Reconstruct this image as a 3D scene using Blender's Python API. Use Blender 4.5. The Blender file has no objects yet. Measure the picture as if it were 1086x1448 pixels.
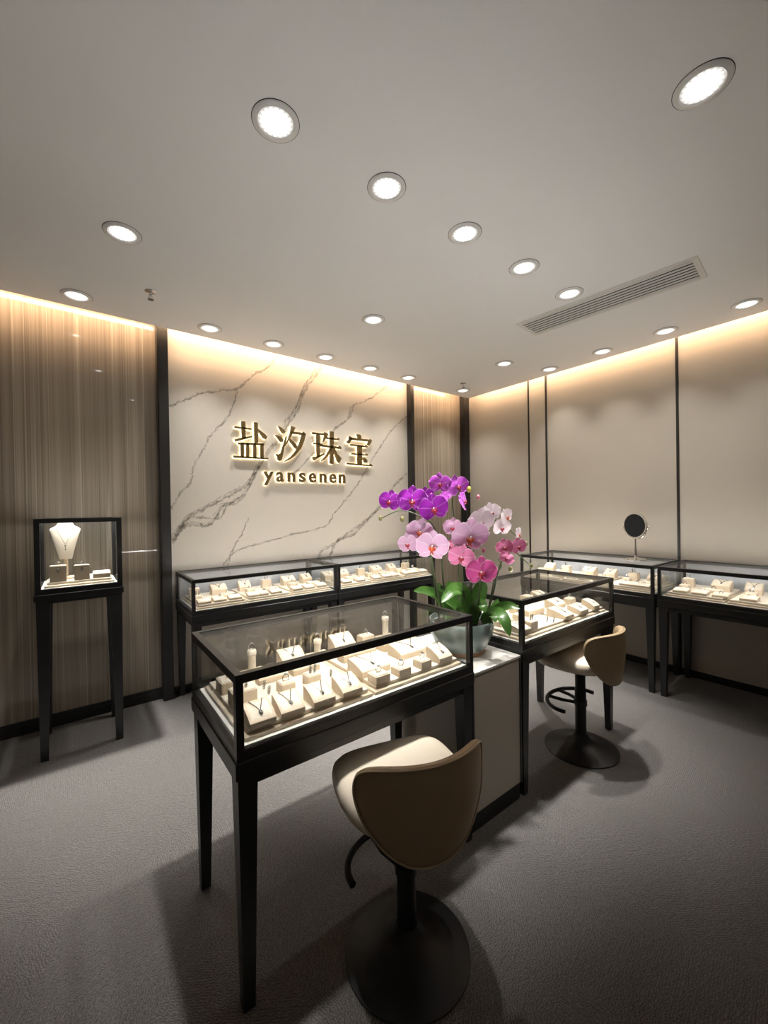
import bpy, bmesh, math, random
from mathutils import Vector, Matrix
R = math.radians
rng = random.Random(7)
S = bpy.context.scene
COL = S.collection

# ------------------------------------------------------------------ materials
def nodes(name):
    m = bpy.data.materials.new(name); m.use_nodes = True
    nt = m.node_tree; nt.nodes.clear()
    out = nt.nodes.new('ShaderNodeOutputMaterial')
    return m, nt, out

class NT:
    def __init__(s, nt): s.t = nt
    def n(s, typ, **kw):
        o = s.t.nodes.new(typ)
        for k, v in kw.items(): setattr(o, k, v)
        return o
    def l(s, a, b): s.t.links.new(a, b)
    def val(s, sock, v):
        if hasattr(v, 'is_output'): s.l(v, sock)
        else: sock.default_value = v
    def math(s, op, a, b=0.0, c=None):
        o = s.n('ShaderNodeMath', operation=op)
        s.val(o.inputs[0], a); s.val(o.inputs[1], b)
        if c is not None: s.val(o.inputs[2], c)
        return o.outputs[0]
    def mix(s, f, a, b):
        o = s.n('ShaderNodeMix', data_type='RGBA')
        s.val(o.inputs[0], f); s.val(o.inputs[6], a); s.val(o.inputs[7], b)
        return o.outputs[2]
    def ramp(s, f, stops):
        o = s.n('ShaderNodeValToRGB'); s.val(o.inputs[0], f)
        e = o.color_ramp.elements
        while len(e) < len(stops): e.new(0.5)
        for i, (p, c) in enumerate(stops):
            e[i].position = p; e[i].color = c if len(c) == 4 else (*c, 1)
        return o.outputs[0]
    def noise(s, vec, scale, detail=3.0, rough=.5):
        o = s.n('ShaderNodeTexNoise'); s.l(vec, o.inputs['Vector'])
        o.inputs['Scale'].default_value = scale; o.inputs['Detail'].default_value = detail
        o.inputs['Roughness'].default_value = rough
        return o.outputs['Fac']

def c4(c): return (c[0], c[1], c[2], 1.0)

def pbr(name, col, rough=.5, metal=0.0, var=.06, scale=30.0, bump=0.0, bscale=200.0, coat=0.0, coat_r=.05, spec=.5, sheen=0.0):
    """principled surface whose colour varies by a fine procedural noise"""
    m, nt, out = nodes(name); g = NT(nt)
    b = g.n('ShaderNodeBsdfPrincipled'); g.l(b.outputs[0], out.inputs[0])
    tc = g.n('ShaderNodeTexCoord').outputs['Object']
    f = g.noise(tc, scale)
    lo = tuple(max(0, x*(1-var)) for x in col); hi = tuple(min(1, x*(1+var)) for x in col)
    g.l(g.mix(f, c4(lo), c4(hi)), b.inputs['Base Color'])
    b.inputs['Roughness'].default_value = rough; b.inputs['Metallic'].default_value = metal
    b.inputs['Coat Weight'].default_value = coat; b.inputs['Coat Roughness'].default_value = coat_r
    b.inputs['Specular IOR Level'].default_value = spec
    b.inputs['Sheen Weight'].default_value = sheen
    if bump:
        bp = g.n('ShaderNodeBump'); bp.inputs['Strength'].default_value = bump
        bp.inputs['Distance'].default_value = .002
        g.l(g.noise(tc, bscale), bp.inputs['Height']); g.l(bp.outputs[0], b.inputs['Normal'])
    return m

def emit(name, col, strength):
    m, nt, out = nodes(name); g = NT(nt)
    e = g.n('ShaderNodeEmission'); e.inputs[0].default_value = c4(col); e.inputs[1].default_value = strength
    g.l(e.outputs[0], out.inputs[0]); return m

def glass(name, tint=(.965, .975, .978), f0=.045, ks=1.0):
    """clear pane: mirror reflection by Schlick's law, straight transmission"""
    m, nt, out = nodes(name); g = NT(nt)
    geo = g.n('ShaderNodeNewGeometry')
    d = g.n('ShaderNodeVectorMath', operation='DOT_PRODUCT')
    g.l(geo.outputs['Normal'], d.inputs[0]); g.l(geo.outputs['Incoming'], d.inputs[1])
    c = g.math('ABSOLUTE', d.outputs['Value'])
    k = g.math('POWER', g.math('SUBTRACT', 1.0, c), 5.0)
    f = g.math('MULTIPLY_ADD', k, (1-f0)*ks, f0)
    t = g.n('ShaderNodeBsdfTransparent'); t.inputs[0].default_value = c4(tint)
    gl = g.n('ShaderNodeBsdfGlossy'); gl.inputs['Roughness'].default_value = .004
    mx = g.n('ShaderNodeMixShader'); g.l(f, mx.inputs[0]); g.l(t.outputs[0], mx.inputs[1]); g.l(gl.outputs[0], mx.inputs[2])
    g.l(mx.outputs[0], out.inputs[0]); return m

def carpet_mat():
    m, nt, out = nodes('carpet_grey'); g = NT(nt)
    b = g.n('ShaderNodeBsdfPrincipled'); g.l(b.outputs[0], out.inputs[0])
    tc = g.n('ShaderNodeTexCoord').outputs['Object']
    vo = g.n('ShaderNodeTexVoronoi'); vo.inputs['Scale'].default_value = 2.6; g.l(tc, vo.inputs['Vector'])
    sp = g.n('ShaderNodeSeparateColor'); g.l(vo.outputs['Color'], sp.inputs[0])
    rot = g.n('ShaderNodeVectorRotate', rotation_type='Z_AXIS'); g.l(tc, rot.inputs['Vector'])
    g.l(g.math('MULTIPLY', g.math('SNAP', sp.outputs[0], .2), 3.6), rot.inputs['Angle'])
    wv = g.n('ShaderNodeTexWave'); wv.inputs['Scale'].default_value = 40; wv.inputs['Distortion'].default_value = 9.0
    wv.inputs['Detail'].default_value = 2.5; wv.inputs['Detail Scale'].default_value = 2.2
    g.l(rot.outputs[0], wv.inputs['Vector'])
    fine = g.noise(tc, 230, 4, .65)
    big = g.noise(tc, 1.6, 3)
    h = g.math('ADD', g.math('MULTIPLY', wv.outputs['Fac'], .30), g.math('MULTIPLY', fine, .85))
    col = g.ramp(h, [(.24, (.045, .042, .039)), (.55, (.128, .121, .114)), (.85, (.27, .258, .245))])
    col = g.mix(g.math('MULTIPLY', big, .45), col, (.09, .084, .078, 1))
    g.l(col, b.inputs['Base Color'])
    b.inputs['Roughness'].default_value = .95; b.inputs['Specular IOR Level'].default_value = .15
    b.inputs['Sheen Weight'].default_value = .15
    bp = g.n('ShaderNodeBump'); bp.inputs['Strength'].default_value = .8; bp.inputs['Distance'].default_value = .006
    g.l(h, bp.inputs['Height']); g.l(bp.outputs[0], b.inputs['Normal'])
    return m

def stripe_mat():
    """vertical pleated strand panel behind gloss glass"""
    m, nt, out = nodes('striped_glass_panel'); g = NT(nt)
    b = g.n('ShaderNodeBsdfPrincipled'); g.l(b.outputs[0], out.inputs[0])
    tc = g.n('ShaderNodeTexCoord').outputs['Object']
    mp = g.n('ShaderNodeMapping'); mp.inputs['Scale'].default_value = (1, 0, .003); g.l(tc, mp.inputs[0])
    a = g.noise(mp.outputs[0], 34, 2, .6); c = g.noise(mp.outputs[0], 130, 2, .5); d = g.noise(mp.outputs[0], 60, 0)
    line = g.ramp(d, [(.0, (0, 0, 0)), (.600, (0, 0, 0)), (.63, (1, 1, 1)), (.665, (.15, .15, .15)), (.7, (0, 0, 0))])
    dark = g.ramp(c, [(.0, (1, 1, 1)), (.36, (.7, .7, .7)), (.43, (0, 0, 0)), (1, (0, 0, 0))])
    col = g.ramp(a, [(.28, (.235, .192, .144)), (.5, (.32, .264, .20)), (.72, (.41, .345, .265))])
    col = g.mix(g.math('MULTIPLY', dark, .5), col, (.06, .05, .042, 1))
    col = g.mix(g.math('MULTIPLY', line, .65), col, (.62, .545, .45, 1))
    g.l(col, b.inputs['Base Color'])
    b.inputs['Roughness'].default_value = .45
    b.inputs['Coat Weight'].default_value = .8; b.inputs['Coat Roughness'].default_value = .012; b.inputs['Coat IOR'].default_value = 1.5
    return m

def vein_mat():
    m, nt, out = nodes('marble_vein'); g = NT(nt)
    b = g.n('ShaderNodeBsdfPrincipled'); b.inputs['Roughness'].default_value = .25
    tc = g.n('ShaderNodeTexCoord').outputs['Object']
    n1 = g.noise(tc, 22, 4, .7); n2 = g.noise(tc, 70, 3, .6)
    g.l(g.mix(n2, (.20, .165, .13, 1), (.40, .35, .30, 1)), b.inputs['Base Color'])
    t = g.n('ShaderNodeBsdfTransparent')
    uv = g.n('ShaderNodeUVMap'); su = g.n('ShaderNodeSeparateXYZ'); g.l(uv.outputs[0], su.inputs[0])
    edge = g.math('SUBTRACT', 1.0, g.math('ABSOLUTE', su.outputs[0]))      # 0 at the rims, 1 on the axis
    a = g.math('MULTIPLY', g.ramp(n1, [(.36, (0, 0, 0)), (.68, (1, 1, 1))]), .6)
    a = g.math('ADD', a, .12)
    a = g.math('MULTIPLY', a, g.math('POWER', edge, .8))
    mx = g.n('ShaderNodeMixShader'); g.l(a, mx.inputs[0]); g.l(t.outputs[0], mx.inputs[1]); g.l(b.outputs[0], mx.inputs[2])
    g.l(mx.outputs[0], out.inputs[0]); return m

def marble_mat(name='cream_marble', base=(.60, .55, .475)):
    m, nt, out = nodes(name); g = NT(nt)
    b = g.n('ShaderNodeBsdfPrincipled'); g.l(b.outputs[0], out.inputs[0])
    tc = g.n('ShaderNodeTexCoord').outputs['Object']
    a = g.noise(tc, 1.3, 5, .6); c = g.noise(tc, 5, 5, .6)
    lo = tuple(x*.93 for x in base); hi = tuple(min(1, x*1.05) for x in base)
    col = g.mix(a, c4(lo), c4(hi))
    ve = g.ramp(c, [(.47, (0, 0, 0)), (.5, (1, 1, 1)), (.53, (0, 0, 0))])
    g.l(g.mix(g.math('MULTIPLY', ve, .06), col, (.4, .35, .3, 1)), b.inputs['Base Color'])
    b.inputs['Roughness'].default_value = .28
    return m

def lens_mat():
    """faceted lamp lens: bright collimators round a hot core"""
    m, nt, out = nodes('downlight_lens'); g = NT(nt)
    tc = g.n('ShaderNodeTexCoord').outputs['Object']
    sx = g.n('ShaderNodeSeparateXYZ'); g.l(tc, sx.inputs[0])
    r = g.math('SQRT', g.math('ADD', g.math('POWER', sx.outputs[0], 2.0), g.math('POWER', sx.outputs[1], 2.0)))
    rr = g.math('DIVIDE', r, .058)
    an = g.math('ARCTAN2', sx.outputs[1], sx.outputs[0])
    seg = g.math('ABSOLUTE', g.math('SINE', g.math('MULTIPLY', an, 9.0)))
    ring = g.math('ABSOLUTE', g.math('SINE', g.math('MULTIPLY', rr, 9.4)))
    pat = g.math('MULTIPLY', g.math('POWER', seg, .5), g.math('POWER', ring, .4))
    core = g.ramp(rr, [(.26, (1, 1, 1)), (.42, (.10, .10, .10)), (.95, (.0, .0, .0))])
    st = g.math('ADD', g.math('MULTIPLY', pat, .8), g.math('MULTIPLY', core, 14.0))
    st = g.math('MULTIPLY_ADD', st, LENS_E, .30)
    e = g.n('ShaderNodeEmission'); e.inputs[0].default_value = (1, .955, .88, 1); g.l(st, e.inputs[1])
    g.l(e.outputs[0], out.inputs[0]); return m

def petal_mat(name, col, rim, vein):
    m, nt, out = nodes(name); g = NT(nt)
    b = g.n('ShaderNodeBsdfPrincipled'); g.l(b.outputs[0], out.inputs[0])
    uv = g.n('ShaderNodeUVMap'); su = g.n('ShaderNodeSeparateXYZ'); g.l(uv.outputs[0], su.inputs[0])
    u, v = su.outputs[0], su.outputs[1]
    au = g.math('ABSOLUTE', u)
    edge = g.math('MAXIMUM', au, g.math('MULTIPLY', v, .98))
    wv = g.math('POWER', g.math('ABSOLUTE', g.math('SINE', g.math('MULTIPLY', u, 11.0))), 6.0)
    col2 = g.mix(g.math('MULTIPLY', g.math('SUBTRACT', 1.0, wv), .12), c4(col), c4(vein))
    mid = g.ramp(au, [(.02, (1, 1, 1)), (.09, (0, 0, 0))])
    col2 = g.mix(g.math('MULTIPLY', mid, .45), col2, c4(rim))
    col2 = g.mix(g.ramp(edge, [(.86, (0, 0, 0)), (.97, (1, 1, 1))]), col2, c4(rim))
    g.l(col2, b.inputs['Base Color']); b.inputs['Roughness'].default_value = .55
    b.inputs['Sheen Weight'].default_value = .2
    tr = g.n('ShaderNodeBsdfTranslucent'); g.l(col2, tr.inputs[0])
    mx = g.n('ShaderNodeMixShader'); mx.inputs[0].default_value = .25
    g.l(b.outputs[0], mx.inputs[1]); g.l(tr.outputs[0], mx.inputs[2]); g.l(mx.outputs[0], out.inputs[0])
    return m

def leaf_mat():
    m, nt, out = nodes('orchid_leaf'); g = NT(nt)
    b = g.n('ShaderNodeBsdfPrincipled'); g.l(b.outputs[0], out.inputs[0])
    uv = g.n('ShaderNodeUVMap'); su = g.n('ShaderNodeSeparateXYZ'); g.l(uv.outputs[0], su.inputs[0])
    tc = g.n('ShaderNodeTexCoord').outputs['Object']
    au = g.math('ABSOLUTE', su.outputs[0])
    col = g.mix(g.noise(tc, 12, 3), (.028, .085, .014, 1), (.075, .18, .032, 1))
    col = g.mix(g.ramp(au, [(.0, (1, 1, 1)), (.08, (0, 0, 0))]), col, (.03, .075, .016, 1))
    g.l(col, b.inputs['Base Color']); b.inputs['Roughness'].default_value = .3
    return m

LENS_E = .8; STRIP = 78.0; CEIL_FILL = 160.0
M = {}
M['black'] = pbr('black_metal', (.016, .016, .016), .36, .0, .15, 40, spec=.5)
M['blackgloss'] = pbr('black_satin_metal', (.008, .008, .009), .42, .0, .1, 20, spec=.35)
M['trim'] = pbr('dark_bronze_trim', (.020, .018, .016), .4)
M['ceil'] = pbr('ceiling_paint', (.90, .90, .905), .85, var=.015, scale=3)
M['cream_wall'] = pbr('cream_wall_panel', (.50, .45, .38), .5, var=.02, scale=4, bump=.05, bscale=600)
M['marble'] = marble_mat(); M['vein'] = vein_mat()
M['topmarble'] = marble_mat('grey_marble_top', (.66, .64, .60))
M['stripe'] = stripe_mat(); M['carpet'] = carpet_mat(); M['glass'] = glass('clear_glass'); M['ar'] = glass('coated_glass', f0=.02, ks=.5)
M['frost'] = pbr('frosted_back_panel', (.46, .48, .515), .45, var=.02)
M['deck'] = pbr('white_deck', (.88, .85, .78), .5)
M['suede'] = pbr('cream_suede', (.63, .515, .37), .85, var=.04, scale=80, bump=.15, bscale=900, sheen=.3)
M['pad'] = pbr('cream_pad', (.73, .645, .51), .8, var=.03, scale=80, bump=.15, bscale=900, sheen=.3)
M['silver'] = pbr('polished_silver', (.36, .33, .28), .22, 1.0)
M['gem'] = pbr('cut_gem', (.62, .62, .64), .05, .7, spec=1.0)
M['strip'] = emit('led_strip', (1, .965, .92), STRIP)
M['fill_uplight'] = emit('added_fill_strip', (1, .97, .93), CEIL_FILL); M['lens'] = lens_mat()  # the up-shining strip is an added fill for the ceiling
M['bezel'] = pbr('downlight_bezel', (.80, .79, .78), .4)
M['dark'] = pbr('dark_recess', (.012, .012, .012), .8)
M['vent'] = pbr('vent_frame_paint', (.78, .76, .73), .55)
M['slat'] = pbr('vent_slat_paint', (.70, .69, .67), .5)
M['chrome'] = pbr('chrome', (.75, .74, .72), .08, 1.0)
M['mirror'] = pbr('mirror_painted_dark', (.03, .034, .04), .02, .9)  # dark reflection of the room put into the mirror colour
M['brass'] = pbr('antique_brass', (.15, .10, .036), .5, .6, var=.2, scale=12)
M['halo'] = emit('halo_light', (1, .80, .50), 7.0)
M['leather'] = pbr('tan_leather', (.36, .265, .155), .42, var=.05, scale=25, bump=.08, bscale=500)
M['seatleather'] = pbr('cream_leather', (.78, .69, .555), .5, var=.03, scale=25, bump=.08, bscale=500)
M['piping'] = pbr('piping_leather', (.42, .32, .2), .4)
M['pillar'] = pbr('cream_lacquer', (.40, .36, .295), .35, var=.02)
M['pot'] = pbr('celadon_glaze', (.27, .345, .33), .12, var=.18, scale=9, coat=.6)
M['copper'] = pbr('copper_band', (.40, .21, .12), .45, .35, var=.2)
M['soil'] = pbr('bark_soil', (.03, .022, .015), .95, var=.4, scale=60, bump=.8, bscale=90)
M['stem'] = pbr('orchid_stem', (.055, .075, .03), .45, var=.3)
M['leaf'] = leaf_mat()
M['P'] = petal_mat('purple_petal', (.42, .012, .52), (.80, .30, .86), (.28, .006, .36))
M['M'] = petal_mat('violet_petal', (.58, .08, .64), (.86, .48, .88), (.42, .03, .5))
M['L'] = petal_mat('pale_pink_petal', (.80, .53, .74), (.95, .84, .92), (.70, .40, .62))
M['W'] = petal_mat('blush_white_petal', (.94, .86, .89), (.97, .95, .95), (.88, .74, .80))
M['K'] = petal_mat('pink_petal', (.76, .24, .46), (.92, .62, .74), (.6, .13, .32))
M['D'] = petal_mat('deep_pink_petal', (.62, .08, .32), (.86, .42, .60), (.46, .04, .22))
M['lip'] = pbr('orchid_lip', (.30, .012, .03), .4, var=.4, scale=60)
M['liporange'] = pbr('orchid_lip_orange', (.46, .07, .02), .4, var=.5, scale=60)
M['column'] = pbr('orchid_column', (.85, .72, .62), .5)
M['bud'] = pbr('orchid_bud', (.20, .19, .07), .5, var=.3)
M['budpink'] = pbr('orchid_bud_pink', (.45, .14, .2), .5)
M['budyellow'] = pbr('orchid_bud_yellow', (.5, .48, .06), .5)

# ------------------------------------------------------------------ mesh builder
class MB:
    def __init__(s): s.bm = bmesh.new()
    def box(s, x0, x1, y0, y1, z0, z1, bev=0.0, seg=2, mat=0):
        vs = [s.bm.verts.new((x, y, z)) for z in (z0, z1) for y in (y0, y1) for x in (x0, x1)]
        f = [s.bm.faces.new([vs[i] for i in q]) for q in ((0, 2, 3, 1), (4, 5, 7, 6), (0, 1, 5, 4), (2, 6, 7, 3), (0, 4, 6, 2), (1, 3, 7, 5))]
        for q in f: q.material_index = mat
        if bev:
            es = list({e for q in f for e in q.edges})
            bmesh.ops.bevel(s.bm, geom=es, offset=bev, segments=seg, affect='EDGES', profile=.5)
        return s
    def frustum(s, b, t, z0, z1):
        """b, t = (x0,x1,y0,y1) at the two heights"""
        vs = []
        for (x0, x1, y0, y1), z in ((b, z0), (t, z1)):
            vs += [s.bm.verts.new(p) for p in ((x0, y0, z), (x1, y0, z), (x1, y1, z), (x0, y1, z))]
        for q in ((3, 2, 1, 0), (4, 5, 6, 7), (0, 1, 5, 4), (1, 2, 6, 5), (2, 3, 7, 6), (3, 0, 4, 7)):
            s.bm.faces.new([vs[i] for i in q])
        return s
    def prism(s, pts, axis, a, b, bev=0.0):
        """polygon extruded along an axis; pts are the two other coordinates in xyz order"""
        def P(p, k):
            return {'x': (k, p[0], p[1]), 'y': (p[0], k, p[1]), 'z': (p[0], p[1], k)}[axis]
        A = [s.bm.verts.new(P(p, a)) for p in pts]; B = [s.bm.verts.new(P(p, b)) for p in pts]
        n = len(pts); fs = [s.bm.faces.new(A), s.bm.faces.new(B[::-1])]
        for i in range(n): fs.append(s.bm.faces.new([A[(i+1) % n], A[i], B[i], B[(i+1) % n]]))
        if bev:
            bmesh.ops.bevel(s.bm, geom=list({e for q in fs for e in q.edges}), offset=bev, segments=2, affect='EDGES', profile=.5)
        return s
    def lathe(s, prof, c=(0, 0, 0), n=32, closed=False):
        rings = []
        for r, z in prof:
            if r < 1e-6: rings.append([s.bm.verts.new((c[0], c[1], c[2]+z))])
            else: rings.append([s.bm.verts.new((c[0]+r*math.cos(2*math.pi*i/n), c[1]+r*math.sin(2*math.pi*i/n), c[2]+z)) for i in range(n)])
        pairs = list(zip(rings, rings[1:]))
        if closed: pairs.append((rings[-1], rings[0]))
        for A, B in pairs:
            for i in range(n):
                j = (i+1) % n
                if len(A) == 1 and len(B) == 1: continue
                if len(A) == 1: s.bm.faces.new([A[0], B[j], B[i]])
                elif len(B) == 1: s.bm.faces.new([A[i], A[j], B[0]])
                else: s.bm.faces.new([A[i], A[j], B[j], B[i]])
        return s
    def tube(s, pts, r, n=8, closed=False, caps=True):
        pts = [Vector(p) for p in pts]; N = len(pts)
        rad = r if isinstance(r, (list, tuple)) else [r]*N
        up = None; rings = []
        for i, p in enumerate(pts):
            a = pts[(i-1) % N] if (closed or i) else p; b = pts[(i+1) % N] if (closed or i < N-1) else p
            t = (b-a).normalized()
            if up is None: up = t.orthogonal().normalized()
            up = (up - t*up.dot(t)); up = up.normalized() if up.length > 1e-8 else t.orthogonal().normalized()
            w = t.cross(up)
            rings.append([s.bm.verts.new(p + rad[i]*(math.cos(2*math.pi*k/n)*up + math.sin(2*math.pi*k/n)*w)) for k in range(n)])
        pr = list(zip(rings, rings[1:]))
        if closed: pr.append((rings[-1], rings[0]))
        for A, B in pr:
            for k in range(n): s.bm.faces.new([A[k], A[(k+1) % n], B[(k+1) % n], B[k]])
        if caps and not closed:
            s.bm.faces.new(rings[0][::-1]); s.bm.faces.new(rings[-1])
        return s
    def ball(s, c, r, u=10, v=8, sc=(1, 1, 1)):
        bmesh.ops.create_uvsphere(s.bm, u_segments=u, v_segments=v, radius=r, matrix=Matrix.Translation(c) @ Matrix.Diagonal((*sc, 1)))
        return s
    def grid(s, f, nu, nv, uvf=None, mat=0):
        """surface f(i,j) -> point; optional uv"""
        uvl = s.bm.loops.layers.uv.verify() if uvf else None
        V = [[s.bm.verts.new(f(i/nu, j/nv)) for j in range(nv+1)] for i in range(nu+1)]
        for i in range(nu):
            for j in range(nv):
                q = [(i, j), (i+1, j), (i+1, j+1), (i, j+1)]
                fc = s.bm.faces.new([V[a][b] for a, b in q]); fc.material_index = mat
                if uvl:
                    for lp, (a, b) in zip(fc.loops, q): lp[uvl].uv = uvf(a/nu, b/nv)
        return s
    def move(s, mtx):
        bmesh.ops.transform(s.bm, matrix=mtx, verts=s.bm.verts[:]); return s
    def mesh(s, name, mats, smooth=False, angle=40):
        bmesh.ops.recalc_face_normals(s.bm, faces=s.bm.faces[:])
        me = bpy.data.meshes.new(name); s.bm.to_mesh(me); s.bm.free()
        for m in (mats if isinstance(mats, (list, tuple)) else [mats]): me.materials.append(M[m] if isinstance(m, str) else m)
        if smooth:
            for p in me.polygons: p.use_smooth = True
            if hasattr(me, 'set_sharp_from_angle'): me.set_sharp_from_angle(angle=R(angle))
        return me
    def build(s, name, mats, parent=None, smooth=False, loc=None, angle=40):
        return link(name, s.mesh(name, mats, smooth, angle), parent, loc)

def link(name, me, parent=None, loc=None, rot=None):
    o = bpy.data.objects.new(name, me); COL.objects.link(o)
    if parent: o.parent = parent
    if loc: o.location = loc
    if rot: o.rotation_euler = rot
    return o

def tag(o, label, cat, group=None, kind=None):
    o['label'] = label; o['category'] = cat
    if group: o['group'] = group
    if kind: o['kind'] = kind
    return o

def thing(name, label, cat, loc=(0, 0, 0), rz=0.0, group=None):
    o = bpy.data.objects.new(name, None); COL.objects.link(o)
    o.empty_display_size = .05
    o.location = loc; o.rotation_euler = (0, 0, rz)
    return tag(o, label, cat, group)

def struct(o, label=None):
    o['kind'] = 'structure'
    if label: o['label'] = label
    return o

def dup(root, loc, rz=0.0, label=None, group=None, scale=None):
    r = root.copy(); COL.objects.link(r); r.location = loc; r.rotation_euler = (0, 0, rz)
    if scale: r.scale = scale
    if label: r['label'] = label
    if group: r['group'] = group
    for ch in root.children:
        c = ch.copy(); COL.objects.link(c); c.parent = r
        for gch in ch.children:
            d = gch.copy(); COL.objects.link(d); d.parent = c
    return r

def smoothpath(pts, n=6):
    """Catmull-Rom through the points"""
    P = [Vector(p) for p in pts]; P = [P[0]*2-P[1]] + P + [P[-1]*2-P[-2]]; o = []
    for i in range(1, len(P)-2):
        for k in range(n):
            t = k/n
            o.append(.5*((2*P[i]) + (P[i+1]-P[i-1])*t + (2*P[i-1]-5*P[i]+4*P[i+1]-P[i+2])*t*t + (3*P[i]-P[i-1]-3*P[i+1]+P[i+2])*t**3))
    o.append(P[-2]); return o
SPOT = 300.0; COVE = 3.8; WORLD = .05; EXPO = 0.55; STOOL2 = 2; BLEND = 1.0
SPOTW = {0: .42, 1: .54, 2: .46, 3: .55, 4: .66, 5: .22, 6: .2, 7: 1.35, 14: 1.5, 19: 1.55}
for _i in (8, 9, 10, 11, 12, 13): SPOTW[_i] = .13
for _i in (15, 16, 17, 18): SPOTW[_i] = .08
CONES = {0: 50, 1: 54, 2: 52, 3: 48, 4: 50, 5: 40, 6: 44, 7: 44, 14: 60, 19: 52}
for _i in (15, 16, 17, 18): CONES[_i] = 88
for _i in (8, 9, 10, 11, 12, 13): CONES[_i] = 98
GLYPHS={
 'salt':[[(1.122,2.194),(1.268,2.192),(1.267,2.178),(1.121,2.180)],[(1.180,2.245),(1.215,2.246),(1.216,2.098),(1.184,2.089)],[(1.120,2.080),(1.176,2.100),(1.271,2.125),(1.272,2.112),(1.190,2.082),(1.128,2.061)],[(1.295,2.249),(1.327,2.248),(1.327,2.068),(1.295,2.065)],[(1.329,2.192),(1.351,2.178),(1.390,2.153),(1.411,2.131),(1.401,2.107),(1.377,2.113),(1.355,2.143),(1.336,2.163)],[(1.151,2.056),(1.383,2.068),(1.382,2.050),(1.151,2.038)],[(1.172,2.054),(1.199,2.056),(1.197,1.925),(1.173,1.926)],[(1.221,2.058),(1.245,2.057),(1.243,1.925),(1.218,1.926)],[(1.284,2.059),(1.309,2.060),(1.307,1.925),(1.282,1.926)],[(1.348,2.062),(1.376,2.063),(1.375,1.925),(1.347,1.926)],[(1.110,1.939),(1.392,1.938),(1.405,1.942),(1.420,1.937),(1.415,1.926),(1.110,1.921)]],
 'tide':[[(1.519,2.241),(1.538,2.234),(1.572,2.215),(1.590,2.194),(1.575,2.174),(1.553,2.184),(1.537,2.210)],[(1.489,2.155),(1.512,2.153),(1.544,2.141),(1.566,2.119),(1.561,2.096),(1.538,2.095),(1.517,2.122)],[(1.492,1.980),(1.520,1.979),(1.540,1.993),(1.594,2.152),(1.603,2.147),(1.567,2.013),(1.548,1.931),(1.529,1.917),(1.510,1.927),(1.507,1.957)],[(1.651,2.256),(1.691,2.245),(1.677,2.215),(1.646,2.157),(1.602,2.084),(1.582,2.057),(1.586,2.078),(1.616,2.131),(1.637,2.194)],[(1.650,2.203),(1.761,2.203),(1.772,2.215),(1.800,2.194),(1.792,2.181),(1.768,2.181),(1.643,2.183)],[(1.761,2.199),(1.797,2.191),(1.780,2.126),(1.745,2.048),(1.686,1.979),(1.626,1.935),(1.580,1.914),(1.578,1.921),(1.639,1.966),(1.690,2.025),(1.732,2.103)],[(1.628,2.137),(1.649,2.123),(1.685,2.096),(1.706,2.067),(1.696,2.041),(1.677,2.055),(1.652,2.088),(1.632,2.110)]],
 'pearl':[[(1.871,2.220),(1.973,2.218),(1.988,2.226),(1.999,2.214),(1.995,2.202),(1.872,2.201)],[(1.885,2.120),(1.978,2.115),(1.978,2.101),(1.885,2.104)],[(1.868,1.978),(1.904,1.984),(1.999,2.026),(1.998,2.010),(1.921,1.966),(1.889,1.945),(1.871,1.960)],[(1.915,2.215),(1.951,2.216),(1.947,1.987),(1.916,1.975)],[(2.005,2.234),(2.047,2.219),(2.028,2.181),(1.994,2.141),(1.981,2.131),(1.998,2.183)],[(2.017,2.187),(2.148,2.183),(2.160,2.194),(2.177,2.179),(2.173,2.167),(2.016,2.169)],[(1.956,2.107),(2.162,2.101),(2.174,2.112),(2.199,2.094),(2.193,2.079),(1.956,2.087)],[(2.068,2.251),(2.111,2.248),(2.101,1.922),(2.064,1.923)],[(2.063,2.080),(2.083,2.072),(2.043,2.000),(1.994,1.956),(1.964,1.941),(1.963,1.948),(2.013,1.998),(2.043,2.041)],[(2.104,2.086),(2.120,2.078),(2.149,2.027),(2.199,1.984),(2.169,1.935),(2.148,1.954),(2.122,2.014),(2.106,2.050)]],
 'treasure':[[(2.392,2.254),(2.430,2.251),(2.448,2.235),(2.443,2.207),(2.414,2.204),(2.400,2.227)],[(2.298,2.221),(2.326,2.213),(2.326,2.189),(2.297,2.146),(2.273,2.151),(2.269,2.167),(2.290,2.186)],[(2.306,2.210),(2.552,2.210),(2.561,2.218),(2.588,2.200),(2.551,2.147),(2.523,2.152),(2.541,2.188),(2.306,2.186)],[(2.313,2.142),(2.499,2.139),(2.508,2.150),(2.529,2.138),(2.524,2.122),(2.312,2.125)],[(2.323,2.051),(2.499,2.047),(2.510,2.060),(2.531,2.047),(2.522,2.033),(2.323,2.033)],[(2.265,1.944),(2.546,1.936),(2.560,1.951),(2.588,1.935),(2.583,1.922),(2.265,1.926)],[(2.398,2.139),(2.455,2.137),(2.451,1.931),(2.399,1.931)],[(2.465,2.015),(2.492,2.006),(2.522,1.984),(2.517,1.959),(2.487,1.957),(2.468,1.987)]],
}
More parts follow.
